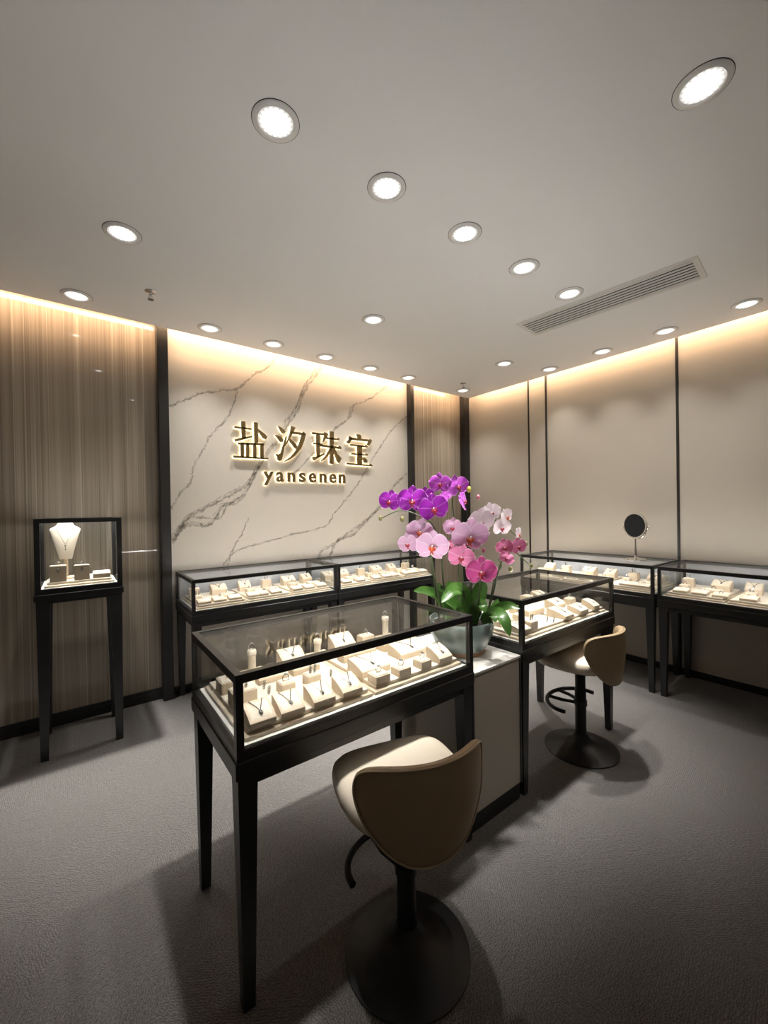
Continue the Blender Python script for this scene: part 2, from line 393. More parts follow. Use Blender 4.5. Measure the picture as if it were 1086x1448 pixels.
# y (1.376,3.560,1.722) (1.465,3.560,1.725)
# a (1.497,3.560,1.727) (1.564,3.560,1.729)
# n (1.606,3.560,1.726) (1.678,3.560,1.728)
# s (1.725,3.560,1.729) (1.788,3.560,1.731)
# e (1.828,3.560,1.728) (1.899,3.560,1.730)
# n2 (1.944,3.560,1.728) (2.017,3.560,1.730)
# e2 (2.054,3.560,1.728) (2.130,3.560,1.730)
# n3 (2.165,3.560,1.729) (2.247,3.560,1.731)
# xheight (1.643,3.560,1.813) (2.199,3.560,1.819) desc (1.388,3.560,1.693)
VEINS=[
 (0.50,[(1.546,2.910),(1.428,2.766),(1.315,2.690),(1.166,2.543),(1.013,2.492),(0.857,2.441),(0.741,2.373),(0.620,2.300)]),
 (0.35,[(1.166,2.543),(1.125,2.393),(1.059,2.254),(0.921,2.086),(0.860,1.955),(0.789,1.827),(0.770,1.703),(0.695,1.616),(0.617,1.484)]),
 (1.00,[(2.011,2.913),(1.884,2.734),(1.784,2.576),(1.734,2.424),(1.624,2.267),(1.547,2.146)]),
 (0.50,[(1.953,2.886),(1.818,2.684),(1.713,2.450),(1.594,2.292)]),
 (0.80,[(1.547,2.146),(1.356,1.883),(1.244,1.704),(1.116,1.619),(0.960,1.531),(0.840,1.469),(0.725,1.385),(0.623,1.233)]),
 (0.80,[(1.342,1.869),(1.229,1.637),(1.135,1.530),(1.021,1.505),(0.909,1.349),(0.769,1.354),(0.690,1.313),(0.623,1.209)]),
 (0.50,[(1.215,1.610),(1.058,1.505),(0.994,1.403),(0.886,1.406),(0.747,1.409),(0.668,1.302)]),
 (0.40,[(2.864,2.884),(2.693,2.737),(2.529,2.630),(2.354,2.540),(2.295,2.407),(2.184,2.316),(2.007,2.161),(1.804,1.923),(1.614,1.756)]),
 (0.45,[(2.373,2.549),(2.333,2.443),(2.239,2.353),(2.148,2.303)]),
 (0.35,[(3.126,2.544),(2.987,2.440),(2.897,2.362),(2.787,2.232),(2.701,2.125),(2.617,2.020),(2.434,1.752),(2.317,1.622),(2.132,1.436),(1.990,1.288),(1.604,1.218),(1.343,1.163),(1.128,1.111),(1.012,0.997)]),
 (0.60,[(3.112,1.877),(2.996,1.785),(2.884,1.690),(2.752,1.527),(2.667,1.444),(2.464,1.308),(2.310,1.228),(2.126,1.114),(1.986,1.054),(1.917,0.963)]),
 (0.60,[(2.709,1.493),(2.564,1.364),(2.347,1.195),(2.162,1.142),(2.071,1.011),(1.983,0.912)]),
 (0.20,[(1.238,1.397),(1.183,1.266),(1.090,1.114),(1.049,0.988)]),
]
FLOWERS=[
 ('P',(1.252,1.585,1.491),0.0599,-25,0,10),
 ('P',(1.329,1.502,1.492),0.0768,-5,0,3),
 ('P',(1.434,1.522,1.515),0.0508,15,10,0),
 ('P',(1.397,1.424,1.452),0.0760,5,5,-12),
 ('M',(1.582,1.560,1.586),0.0614,0,5,0),
 ('M',(1.673,1.516,1.571),0.0658,20,0,-15),
 ('M',(1.649,1.584,1.522),0.0355,150,20,0),
 ('M',(1.665,1.470,1.488),0.0532,55,-15,-50),
 ('L',(1.343,1.464,1.339),0.0691,-10,10,12),
 ('L',(1.289,1.493,1.282),0.0550,-30,5,-8),
 ('L',(1.353,1.393,1.271),0.0808,0,5,8),
 ('L',(1.547,1.435,1.353),0.0544,-35,0,0),
 ('L',(1.519,1.304,1.313),0.0957,10,20,4),
 ('W',(1.641,1.337,1.380),0.0755,15,15,0),
 ('K',(1.475,1.388,1.266),0.0314,-60,0,0),
 ('W',(1.758,1.361,1.425),0.0563,10,5,-12),
 ('W',(1.865,1.342,1.400),0.0499,35,0,-30),
 ('W',(1.843,1.358,1.343),0.0576,20,10,0),
 ('W',(1.915,1.303,1.303),0.0422,50,0,-35),
 ('K',(1.455,1.302,1.219),0.0636,-8,5,10),
 ('D',(1.496,1.220,1.154),0.0754,5,0,0),
 ('K',(1.810,1.232,1.250),0.0472,15,0,-10),
 ('K',(1.730,1.255,1.250),0.0465,-35,0,-20),
 ('K',(1.692,1.221,1.202),0.0384,5,-15,30),
]
STEMS=[
 [(1.565,1.467,0.855),(1.519,1.479,1.045),(1.476,1.463,1.269),(1.416,1.460,1.378),(1.367,1.510,1.422),(1.310,1.579,1.444),(1.224,1.632,1.403)],
 [(1.610,1.458,0.849),(1.654,1.502,1.140),(1.687,1.554,1.368),(1.672,1.553,1.506),(1.706,1.541,1.549),(1.734,1.494,1.551)],
 [(1.507,1.461,0.867),(1.440,1.451,1.059),(1.397,1.435,1.171),(1.367,1.432,1.243),(1.350,1.484,1.293),(1.297,1.524,1.256)],
 [(1.498,1.493,0.869),(1.443,1.474,1.091),(1.396,1.448,1.205),(1.362,1.412,1.252)],
 [(1.632,1.391,0.841),(1.593,1.359,1.052),(1.575,1.336,1.199),(1.663,1.370,1.317),(1.785,1.378,1.387),(1.895,1.369,1.345),(1.947,1.329,1.285),(1.966,1.289,1.247)],
 [(1.613,1.342,0.855),(1.541,1.272,1.003),(1.516,1.242,1.096),(1.512,1.233,1.140)],
 [(1.692,1.320,0.871),(1.686,1.300,1.013),(1.694,1.269,1.141),(1.738,1.262,1.209),(1.801,1.264,1.237),(1.832,1.240,1.200),(1.843,1.206,1.169),(1.845,1.179,1.153)],
 [(1.664,1.316,0.877),(1.645,1.281,1.004),(1.647,1.255,1.113),(1.672,1.236,1.164),(1.676,1.259,1.197)],
 [(1.609,1.409,0.845),(1.539,1.363,1.024),(1.489,1.326,1.139),(1.472,1.314,1.210)],
]
BUDS=[
 ('b',(1.227,1.630,1.407),0.0142),
 ('b',(1.314,1.563,1.401),0.0160),
 ('y',(1.737,1.491,1.555),0.0195),
 ('k',(1.785,1.467,1.511),0.0157),
 ('g',(1.966,1.289,1.251),0.0155),
 ('g',(1.776,1.257,1.134),0.0163),
 ('g',(1.842,1.181,1.153),0.0144),
 ('k',(1.588,1.276,1.245),0.0138),
]
LEAVES=[
 ([(1.552,1.453,0.912),(1.486,1.478,0.991),(1.408,1.500,1.035),(1.340,1.515,1.042)],0.0314),
 ([(1.566,1.467,0.885),(1.532,1.493,0.967),(1.520,1.516,1.032),(1.523,1.513,1.062)],0.0314),
 ([(1.617,1.377,0.894),(1.536,1.365,1.031),(1.457,1.362,1.049),(1.377,1.361,1.006)],0.0384),
 ([(1.648,1.404,0.883),(1.673,1.385,0.983),(1.689,1.374,1.045),(1.692,1.371,1.067)],0.0384),
 ([(1.593,1.357,0.888),(1.556,1.298,0.969),(1.531,1.243,0.990),(1.525,1.222,0.961)],0.0314),
 ([(1.664,1.316,0.891),(1.674,1.258,0.943),(1.683,1.201,0.970),(1.697,1.152,0.963)],0.0279),
 ([(1.639,1.323,0.887),(1.630,1.254,0.930),(1.618,1.188,0.918),(1.615,1.152,0.847)],0.0384),
 ([(1.696,1.341,0.887),(1.749,1.327,0.941),(1.773,1.309,0.959),(1.790,1.295,0.962)],0.0209),
 ([(1.610,1.433,0.862),(1.575,1.435,0.927),(1.537,1.439,0.957),(1.487,1.440,0.976)],0.0349),
 ([(1.647,1.442,0.853),(1.663,1.469,0.933),(1.664,1.493,0.993),(1.652,1.503,1.024)],0.0349),
 ([(1.582,1.366,0.874),(1.511,1.345,0.933),(1.475,1.335,0.948),(1.484,1.290,0.934)],0.0279),
 ([(1.655,1.499,0.832),(1.663,1.556,0.937),(1.659,1.572,1.014),(1.672,1.563,1.045)],0.0314),
 ([(1.631,1.291,0.881),(1.602,1.250,0.922),(1.589,1.223,0.930),(1.580,1.204,0.908)],0.0244),
]
# ------------------------------------------------------------------ room (metres; back wall y=3.60, right wall x=4.13)
H = 2.85; YB = 3.60; XR = 4.13; XL = -3.0; YF = -2.6; HT = 3.16
SY = 3.43; SX = 4.02            # the ceiling stops short of the walls: a light cove
struct(MB().box(XL, XR+.1, YF, YB+.1, -.08, 0).build('floor', 'carpet'), 'dark grey patterned carpet')
ceil = MB().box(XL, SX, YF, SY, H, H+.06).build('ceiling', 'ceil'); struct(ceil, 'pale painted ceiling stopping short of the walls')
struct(MB().box(XL, XR+.1, YF, YB+.1, HT, HT+.06).build('trim_1', 'ceil'), 'cove top above the ceiling edge')
struct(MB().box(XL-.1, XL, YF, YB+.1, 0, HT).build('wall_left', 'cream_wall'))
# marble wall with its veins (ribbons of the same mesh)
mb = MB(); mb.box(.60, 3.13, YB, YB+.1, 0, HT)
VR = random.Random(3)
def ribbon(pts, w, off):
    pts = smoothpath([(x, 0, z) for x, z in pts], 9)
    q = []
    for i, p in enumerate(pts):
        t = (pts[min(i+1, len(pts)-1)] - pts[max(i-1, 0)]).normalized()
        nrm = Vector((-t.z, 0, t.x))
        q.append((p + nrm*(VR.uniform(-1, 1)*.008 + off), nrm, w*VR.uniform(.45, 1.4)))
    uvl = mb.bm.loops.layers.uv.verify()
    y = YB - .0008
    for (a, na, wa), (b, nb, wb) in zip(q, q[1:]):
        for s0, s1 in ((-1, 0), (0, 1)):
            vs = [(a+na*wa*s0, s0), (b+nb*wb*s0, s0), (b+nb*wb*s1, s1), (a+na*wa*s1, s1)]
            f = mb.bm.faces.new([mb.bm.verts.new((v.x, y, v.z)) for v, _ in vs]); f.material_index = 1
            for lp, (_, u) in zip(f.loops, vs): lp[uvl].uv = (u, 0)
for w, pl in VEINS:
    ribbon(pl, .006 + .014*w, 0)
    ribbon(pl, .002 + .0025*w, .008*w)
    if w > .55: ribbon(pl, .003 + .003*w, -.022*w)
struct(mb.build('wall_back', ['marble', 'vein']), 'cream marble feature wall with grey veins')
struct(MB().box(XL, .53, YB, YB+.1, 0, HT).build('wall_back_left', 'stripe'), 'taupe pleated panel behind gloss glass')
struct(MB().box(3.17, 4.04, YB, YB+.1, 0, HT).build('wall_back_right', 'stripe'), 'narrow taupe pleated panel in the corner')
struct(MB().box(.53, .606, 3.52, YB+.1, 0, HT, .004).box(.536, .60, 3.512, 3.53, 0, HT).build('trim_2', 'trim'), 'tall black post left of the marble wall')
struct(MB().box(3.122, 3.175, 3.53, YB+.1, 0, HT, .004).build('trim_3', 'trim'), 'slim black post right of the marble wall')
struct(MB().box(4.035, XR, 3.52, YB+.1, 0, HT, .004).build('trim_4', 'trim'), 'black post in the far corner')
# right wall: padded panels and dark seam strips
struct(MB().box(XR+.012, XR+.1, YF, YB, 0, HT).build('wall_right', 'dark'), 'backing of the right wall')
ys = [YB, 2.655, 2.438, 1.224, -.2, -1.5, YF]
mb = MB()
for a, b in zip(ys, ys[1:]): mb.box(XR, XR+.02, b+.008, a-.008, 0, HT, .004)
struct(mb.build('wall_right_panels', 'cream_wall'), 'cream wall panels right of the corner')
mb = MB()
for y, w in ((2.655, .006), (2.438, .010), (1.224, .010), (-.2, .01), (-1.5, .01)): mb.box(XR-.006, XR+.015, y-w, y+w, 0, HT)
struct(mb.build('trim_5', 'trim'), 'dark bronze seam strips of the right wall')
struct(MB().box(XR-.015, XR, YF, YB, 0, .055).build('baseboard_right', 'black'))
struct(MB().box(.606, 3.122, YB-.015, YB, 0, .055).build('baseboard_back', 'black'))
struct(MB().box(XL, .53, YB-.02, YB, 0, .06).box(XL, .53, YB-.012, YB, .06, .085).box(3.175, 4.035, YB-.02, YB, 0, .06).build('baseboard_left', 'black'))

# ------------------------------------------------------------------ lamps
def arealight(name, loc, direction, sx, sy, power, col):
    l = bpy.data.lights.new(name, 'AREA'); l.shape = 'RECTANGLE'; l.size = sx; l.size_y = sy; l.energy = power; l.color = col
    o = bpy.data.objects.new(name, l); COL.objects.link(o); o.location = loc
    o.rotation_euler = Vector(direction).to_track_quat('-Z', 'Y').to_euler(); return o
WARM = (1, .67, .42)
a = arealight('cove_lamp_back', ((XL+SX)/2, SY-.03, H+.12), (0, .75, -.5), SX-XL-.1, .03, COVE*(SX-XL), WARM)
b = arealight('cove_lamp_right', (SX-.02, (YF+SY)/2, H+.12), (.75, 0, -.5), .03, SY-YF-.1, COVE*(SY-YF), WARM)
b.rotation_euler = (R(0), R(-56), 0); b.data.size = .03; b.data.size_y = SY-YF-.1

# recessed downlights
dl = thing('ceiling_downlight', 'round recessed ceiling downlight', 'ceiling light', (0, 0, H), 0, 'recessed ceiling downlights')
MB().lathe([(.0605, .0), (.0605, -.001), (.064, -.0075), (.078, -.006), (.0825, -.002), (.0825, 0)], n=40).build('bezel', 'bezel', dl, True)
MB().lathe([(.0825, .0), (.0825, -.0012), (.0845, -.0012), (.0845, 0)], n=40).build('shadow_gap', 'dark', dl)
MB().lathe([(0, -.0065), (.02, -.0063), (.045, -.0052), (.058, -.0035), (.0605, -.002)], n=40).build('lens', 'lens', dl, True)
def ords(n): return ['first', 'second', 'third', 'fourth', 'fifth', 'sixth', 'seventh', 'eighth', 'ninth', 'tenth', 'eleventh', 'twelfth'][n]
DL = [(.60, 1.385, 'big round downlight at left of the diagonal row over the near showcase'),
      (1.105, 1.385, 'round ceiling downlight second along the diagonal row from the largest left lamp'),
      (1.605, 1.38, 'round ceiling downlight third along the diagonal row toward the air vent'),
      (2.11, 1.372, 'round ceiling downlight fourth in the diagonal row, one before the air vent'),
      (2.61, 1.365, 'round ceiling downlight touching the long side of the air vent'),
      (1.69, .42, 'large round ceiling downlight alone in the upper right corner'),
      (.217, 2.39, 'round ceiling downlight on the left between large lamp and striped panel'),
      (.04, 3.246, 'round ceiling downlight right above the pedestal case by the striped panel'),
      (.847, 3.245, 'ceiling downlight by the marble wall, leftmost beside the black post'),
      (1.354, 3.248, 'ceiling downlight by the marble wall above the first sign character'),
      (1.850, 3.25, 'ceiling downlight by the marble wall, third from the left post'),
      (2.352, 3.255, 'ceiling downlight by the marble wall above the last sign character'),
      (2.85, 3.255, 'ceiling downlight above the slim black post right of the marble'),
      (3.69, 3.235, 'ceiling downlight in the far room corner below a sprinkler'),
      (3.342, 2.403, 'ceiling downlight standing off the corner between vent and sprinkler'),
      (3.86, 2.235, 'ceiling downlight along the cream wall, nearest to the corner'),
      (3.823, 1.70, 'ceiling downlight along the cream wall, second from the corner'),
      (3.80, 1.20, 'ceiling downlight along the cream wall above the long seam'),
      (3.765, .70, 'ceiling downlight along the cream wall nearest the right edge'),
      (1.776, 2.408, 'single ceiling downlight in the middle ceiling above the sign end')]
for i, (x, y, lb) in enumerate(DL):
    o = dl if i == 0 else dup(dl, (0, 0, 0))
    o.location = (x, y, H); o['label'] = lb
    l = bpy.data.lights.new('downlight_lamp', 'SPOT'); l.energy = SPOT*(1.0 if i not in SPOTW else SPOTW[i])
    l.spot_size = R(CONES.get(i, 78)); l.spot_blend = BLEND; l.shadow_soft_size = .035; l.color = (1, .965, .92)
    s_ = bpy.data.objects.new('downlight_lamp', l); COL.objects.link(s_); s_.location = (x, y, H-.012)
    if i == 7: s_.rotation_euler = (Vector((.05, 2.84, 0))-Vector((x, y, H))).to_track_quat('-Z', 'Y').to_euler()
    if i in (0, 1, 2): s_.rotation_euler = (Vector((x, 1.82, 0))-Vector((x, y, H))).to_track_quat('-Z', 'Y').to_euler()
    if i == 5: s_.rotation_euler = (Vector((1.56, 1.36, 1.28))-Vector((x, y, H))).to_track_quat('-Z', 'Y').to_euler()

# sprinklers
sp = thing('fire_sprinkler', 'small chrome fire sprinkler hanging from ceiling above the black post', 'sprinkler', (.41, 2.916, H+.001), 0, 'ceiling sprinklers')
MB().lathe([(0, 0), (.034, 0), (.034, -.004), (.014, -.010), (0, -.010)], n=24).build('escutcheon', 'chrome', sp, True)
mb = MB().lathe([(0, -.01), (.010, -.01), (.010, -.022), (.006, -.026), (.006, -.032), (0, -.032)], n=16)
mb.tube([(-.008, 0, -.024), (-.013, 0, -.036), (-.004, 0, -.05)], .0025).tube([(.008, 0, -.024), (.013, 0, -.036), (.004, 0, -.05)], .0025)
mb.build('nozzle', 'chrome', sp, True)
MB().lathe([(0, -.049), (.018, -.050), (.018, -.053), (0, -.053)], n=20).build('deflector', 'chrome', sp)
dup(sp, (3.485, 3.051, H+.001), 0, 'small chrome fire sprinkler hanging from ceiling in the far corner')

# air vent
vt = thing('ceiling_air_vent', 'long narrow slatted air vent in the ceiling toward the right wall', 'air vent', (2.905, 1.295, H))
vt.rotation_euler = (0, 0, R(5.5))
w, l = .155, .555
mb = MB().box(-w, w, -l, -l+.03, -.006, 0).box(-w, w, l-.03, l, -.006, 0).box(-w, -w+.03, -l+.03, l-.03, -.006, 0).box(w-.03, w, -l+.03, l-.03, -.006, 0)
mb.build('frame', 'vent', vt)
MB().box(-w+.03, w-.03, -l+.03, l-.03, -.0015, -.0005).build('backing', 'dark', vt)
for k in range(7):
    x = -w+.045 + k*(2*w-.09)/6
    mb = MB().box(-.0068, .0068, -l+.03, l-.03, -.0012, .0012).move(Matrix.Translation((x, 0, -.005)) @ Matrix.Rotation(R(20), 4, 'Y'))
    mb.build('slat', 'slat', vt)

# ------------------------------------------------------------------ sign
sg = thing('wall_sign', 'gold halo lit shop name sign on the marble wall', 'sign', (1.85, YB, 1.98))
def zoff(pts): return [(x-1.85, z-1.98) for x, z in pts]
def glyph(name, polys, label):
    mb = MB(); hb = MB()
    for p in polys:
        q = zoff(p)
        mb.prism(q, 'y', -.036, -.012)
        hb.prism(q, 'y', -.0115, -.009)
    o = mb.build(name, 'brass', sg); o['label'] = label
    hb.build('halo', 'halo', o)
for k, lab in (('salt', 'first'), ('tide', 'second'), ('pearl', 'third'), ('treasure', 'fourth')):
    glyph('character', GLYPHS[k], lab + ' large gold character')
LET = [('y', 1.374, 1.466, 1.690, 1.814), ('a', 1.494, 1.566, 1.724, 1.816), ('n', 1.606, 1.680, 1.726, 1.816), ('s', 1.724, 1.788, 1.726, 1.818),
       ('e', 1.828, 1.902, 1.726, 1.819), ('n', 1.944, 2.018, 1.728, 1.819), ('e', 2.056, 2.130, 1.728, 1.821), ('n', 2.165, 2.240, 1.729, 1.821)]
LM = {}
def letter_mesh(ch):
    cu = bpy.data.curves.new('letter', 'FONT'); cu.body = ch; cu.size = .17; cu.extrude = .0145; cu.offset = .0034; cu.resolution_u = 6
    t = bpy.data.objects.new('t', cu); COL.objects.link(t)
    dg = bpy.context.evaluated_depsgraph_get(); dg.update()
    me = bpy.data.meshes.new_from_object(t.evaluated_get(dg)); bpy.data.objects.remove(t); bpy.data.curves.remove(cu)
    return me
for ch, x0, x1, z0, z1 in LET:
    for nm, mat, y0, y1, par in (('letter', 'brass', -.034, -.012, sg), ('halo', 'halo', -.0115, -.009, None)):
        me = letter_mesh(ch)
        xs = [v.co.x for v in me.vertices]; zs = [v.co.y for v in me.vertices]; ds = [v.co.z for v in me.vertices]
        for v in me.vertices:
            fx = (v.co.x-min(xs))/(max(xs)-min(xs)); fz = (v.co.y-min(zs))/(max(zs)-min(zs)); fd = (v.co.z-min(ds))/(max(ds)-min(ds))
            v.co = (x0+(x1-x0)*fx-1.85, y1+(y0-y1)*fd, z0+(z1-z0)*fz-1.98)
        me.materials.clear(); me.materials.append(M[mat])
        o = link(nm, me, par if par else last)
        last = o
# ------------------------------------------------------------------ showcases
class Case:
    """local frame: origin at the front left foot, x along the front, y to the rear"""
    def __init__(s, name, label, loc, rz, L, D, zt=.985, zg=.765, zl=.735, za=.683, zr=.652, fw=.022, lt=.058, lb=.034, back='glass', strips=(1, 0), proud=.004, ceiling_fill=False):
        s.loc, s.rz, s.L, s.D, s.zg = Vector(loc), rz, L, D, zg
        r = s.root = thing(name, label, 'display case', loc, rz, None)
        h = .026
        def ring(z0, z1, w, ins=0.0):
            i = ins
            return (MB().box(i, L-i, i, i+w, z0, z1).box(i, L-i, D-i-w, D-i, z0, z1).box(i, i+w, i+w, D-i-w, z0, z1).box(L-i-w, L-i, i+w, D-i-w, z0, z1))
        ring(zt-h, zt, fw).build('top_frame', 'black', r)
        ring(zl, zg, fw).build('base_frame', 'black', r)
        for x in (0, L-fw):
            for y in (0, D-fw): MB().box(x, x+fw, y, y+fw, zg, zt-h).build('post', 'black', r)
        MB().box(-proud, L+proud, -proud, D+(proud if back == 'glass' else 0), za, zl, .003, 1).build('apron', 'black', r)
        ring(zr, za, .02, .010).build('lower_rail', 'black', r)
        e = lt-lb
        for x in (0, 1):
            for y in (0, 1):
                tx = (.003, .003+lt) if x == 0 else (L-.003-lt, L-.003)
                ty = (.003, .003+lt) if y == 0 else (D-.003-lt, D-.003)
                bx = (tx[0]+.008, tx[0]+.008+lb) if x == 0 else (tx[1]-.008-lb, tx[1]-.008)
                by = (ty[0]+.008, ty[0]+.008+lb) if y == 0 else (ty[1]-.008-lb, ty[1]-.008)
                MB().frustum((*bx, *by), (*tx, *ty), 0, za).build('leg', 'black', r)
        MB().box(fw, L-fw, fw, D-fw, zl+.001, zg+.001).build('deck', 'deck', r)
        MB().box(fw, L-fw, fw, D-fw, zt-.009, zt-.002).build('glass_top', 'ar', r)
        t = .006; o = fw/2-.003
        MB().box(fw, L-fw, o, o+t, zg, zt-h).build('glass_front', 'glass', r)
        for x in (o, L-o-t): MB().box(x, x+t, fw, D-fw, zg, zt-h).build('glass_side', 'glass', r)
        if back == 'glass': MB().box(fw, L-fw, D-o-t, D-o, zg, zt-h).build('glass_back', 'ar' if zt > 1.2 else 'glass', r)
        else: MB().box(fw, L-fw, D-o-t, D-o, zg, zt-h).build('back_panel', 'frost', r)
        if ceiling_fill:         # added hidden strip behind the front rail, only to brighten the ceiling
            hs = MB().box(fw+.003, L-fw-.003, fw+.0026, fw+.0112, zt-.0165, zt-.0135).build('added_fill_channel', 'black', r)
            MB().box(fw+.004, L-fw-.004, fw+.003, fw+.0108, zt-.0134, zt-.0130).build('added_fill_strip', 'fill_uplight', hs)
        for k, y in zip(strips, (.006, D-.016)):
            if not k: continue
            MB().box(fw+.004, L-fw-.004, fw+.0003, fw+.0025, zt-h+.007, zt-h+.0145).build('light_strip', 'strip', r)
    def at(s, x, y, z=None):
        c, n = math.cos(s.rz), math.sin(s.rz)
        return Vector((s.loc.x + c*x - n*y, s.loc.y + n*x + c*y, s.zg+.001 if z is None else z))

RZ = -math.pi/2
CA = Case('glass_showcase', 'nearest black framed glass jewellery showcase, left of the orchid pot', (.357, 1.17, 0), 0, 1.018, .54, ceiling_fill=True)
CB = Case('glass_showcase', 'black framed jewellery showcase right of the orchid with a stool at its front', (1.765, 1.185, 0), 0, 1.015, .545, ceiling_fill=True)
CC = Case('glass_showcase', 'left jewellery showcase against the marble wall beside the black post', (.64, 3.02, 0), 0, 1.155, .56, back='frost')
CD = Case('glass_showcase', 'right jewellery showcase against the marble wall, partly behind the orchid', (1.805, 3.015, 0), 0, 1.165, .56, back='frost')
CE = Case('glass_showcase', 'jewellery showcase on the cream wall with round mirror on top', (3.52, 2.375, 0), RZ, 1.165, .585, back='frost')
CF = Case('glass_showcase', 'jewellery showcase on the cream wall cut off by the right edge', (3.52, 1.185, 0), RZ, 1.165, .585, back='frost')
CG = Case('pedestal_showcase', 'tall slim legged glass pedestal case with necklace bust before striped panel', (-.185, 3.10, 0), 0, .431, .43,
          zt=1.428, zg=1.012, zl=.982, za=.945, zr=.925, fw=.028, lt=.066, lb=.038, proud=.006)

# ------------------------------------------------------------------ trays
def tray_mesh(w, d):
    return (MB().box(0, w, 0, d, 0, .014, .005, 2).mesh('tray_base', 'suede', True), MB().box(.014, w-.014, .014, d-.014, .014, .030, .004, 2).mesh('tray_top', 'pad', True))
def tray(case, x, y, w, d, label):
    t = thing('jewellery_tray', label, 'tray', case.at(x, y), case.rz, 'padded jewellery trays')
    a, b = tray_mesh(w, d); link('tray_base', a, t); link('tray_pad', b, t); return t
TZ = .031
def trays(case, n, phrase, x0=.035, y0=.035, d=None):
    d = d or case.D-.075; tot = case.L-2*x0; gap = .008; w = (tot-gap*(n-1))/n
    nm = {2: ('left', 'right'), 3: ('left', 'middle', 'right')}[n]
    for k in range(n): tray(case, x0+k*(w+gap), y0, w, d, 'cream two step jewellery tray, %s one in the %s' % (nm[k], phrase))
PA, PB, PC, PD, PE, PF = 'nearest showcase', 'showcase right of the orchid', 'showcase beside the black post', 'showcase behind the orchid', 'showcase under the mirror', 'showcase at right edge'
trays(CA, 2, PA); trays(CB, 2, PB); trays(CC, 3, PC); trays(CD, 3, PD); trays(CE, 3, PE); trays(CF, 3, PF)
t = thing('jewellery_tray', 'cream flat tray on the floor of the pedestal case', 'tray', CG.at(.04, .04), 0, 'padded jewellery trays')
a, b = tray_mesh(.351, .33); link('tray_base', a, t); link('tray_pad', b, t)

# ------------------------------------------------------------------ display stands, origin at front centre of the foot
MC = {}
def cached(key, fn):
    if key not in MC: MC[key] = fn()
    return MC[key]
def wedge_meshes(w, d, h0, h1):
    def mk():
        prof = [(0, 0), (d, 0), (d, h1*.93), (d*.93, h1), (d*.55, h0+(h1-h0)*.70), (d*.25, h0+(h1-h0)*.34), (.004, h0), (0, h0-.003)]
        b = MB().prism(prof, 'x', -w/2, w/2, .0015).mesh('wedge', 'suede')
        n = 8; pm = MB(); top = prof[3:7][::-1]
        def f(i, j):
            tt = .06+.86*j; L = len(top)-1; k = min(int(tt*L), L-1); u = tt*L-k
            y = top[k][0]*(1-u)+top[k+1][0]*u; z = top[k][1]*(1-u)+top[k+1][1]*u
            e = min(i, 1-i, j, 1-j)
            return (-w/2+.006+(w-.012)*i, y, z + (.0018 if e > .01 else -.001))
        pm.grid(f, 12, 12)
        return b, pm.mesh('wedge_pad', 'pad', True)
    return cached(('w', w, d, h0, h1), mk)
def box_meshes(w, d, h):
    def mk():
        return (MB().box(-w/2, w/2, 0, d, 0, h, .0015, 2).mesh('block', 'suede'), MB().box(-w/2+.004, w/2-.004, .004, d-.004, h-.002, h+.004, .0028, 2).mesh('block_pad', 'pad', True))
    return cached(('b', w, d, h), mk)
def slot_mesh(w, d, h):
    return cached(('s', w, d, h), lambda: MB().box(-w*.28, w*.28, d*.40, d*.60, h+.0035, h+.0046, .0004, 1).mesh('slot', 'suede'))
def tower_meshes(h):
    def mk():
        b = MB().box(-.05, .05, 0, .055, 0, .016, .003, 2).mesh('tower_foot', 'suede', True)
        c = MB().lathe([(0, .0155), (.015, .0155), (.015, h-.003), (.018, h), (.018, h+.014), (.015, h+.018), (0, h+.018)], (0, .028, 0), 20).mesh('tower_post', 'pad', True)
        return b, c
    return cached(('t', h), mk)
def bust_meshes(h, w):
    """small neck bust: flat tapered front, raised neck, tilted back"""
    def mk():
        mb = MB()
        outl = [(.21, 0), (.24, .10), (.33, .35), (.42, .58), (.50, .76), (.46, .80), (.30, .86), (.235, .93), (.26, 1.0)]
        th = .25*w
        def f(i, j):
            k = j*(len(outl)-1); a = min(int(k), len(outl)-2); u = k-a
            hw = (outl[a][0]*(1-u)+outl[a+1][0]*u)*w; z = (outl[a][1]*(1-u)+outl[a+1][1]*u)*h
            an = 2*math.pi*i
            tk = th*(.55+.45*math.sin(math.pi*min(1, z/h*.9)))*(1.25 if z > .85*h else 1)
            return (hw*math.copysign(abs(math.cos(an))**.7, math.cos(an)), .03+.10*z*.6+tk*.5*math.sin(an)*(1 if math.sin(an) > 0 else .8), z)
        mb.grid(f, 32, 28)
        n = 33
        bmesh.ops.remove_doubles(mb.bm, verts=mb.bm.verts[:], dist=1e-5)
        bmesh.ops.holes_fill(mb.bm, edges=[e for e in mb.bm.edges if e.is_boundary], sides=80)
        b = mb.mesh('bust', 'pad', True, 60)
        return b
    return cached(('bust', h, w), mk)

def stand(kind, p, rz, label, dims, group):
    names = {'w': ('necklace_stand', 'necklace stand'), 'b': ('ring_stand', 'ring stand'), 'f': ('flat_display_board', 'display board'), 't': ('ring_tower', 'ring tower'), 'd': ('necklace_stand', 'necklace stand')}
    nm, cat = names[kind]
    t = thing(nm, label, cat, p, rz, group)
    if kind in 'wd':
        a, b = wedge_meshes(*dims); link('body', a, t); link('pad', b, t)
    elif kind in 'bf':
        a, b = box_meshes(*dims); link('body', a, t); o = link('pad', b, t)
        link('slot', slot_mesh(*dims), o)
    else:
        a, b = tower_meshes(*dims); link('foot', a, t); link('post', b, t)
    return t

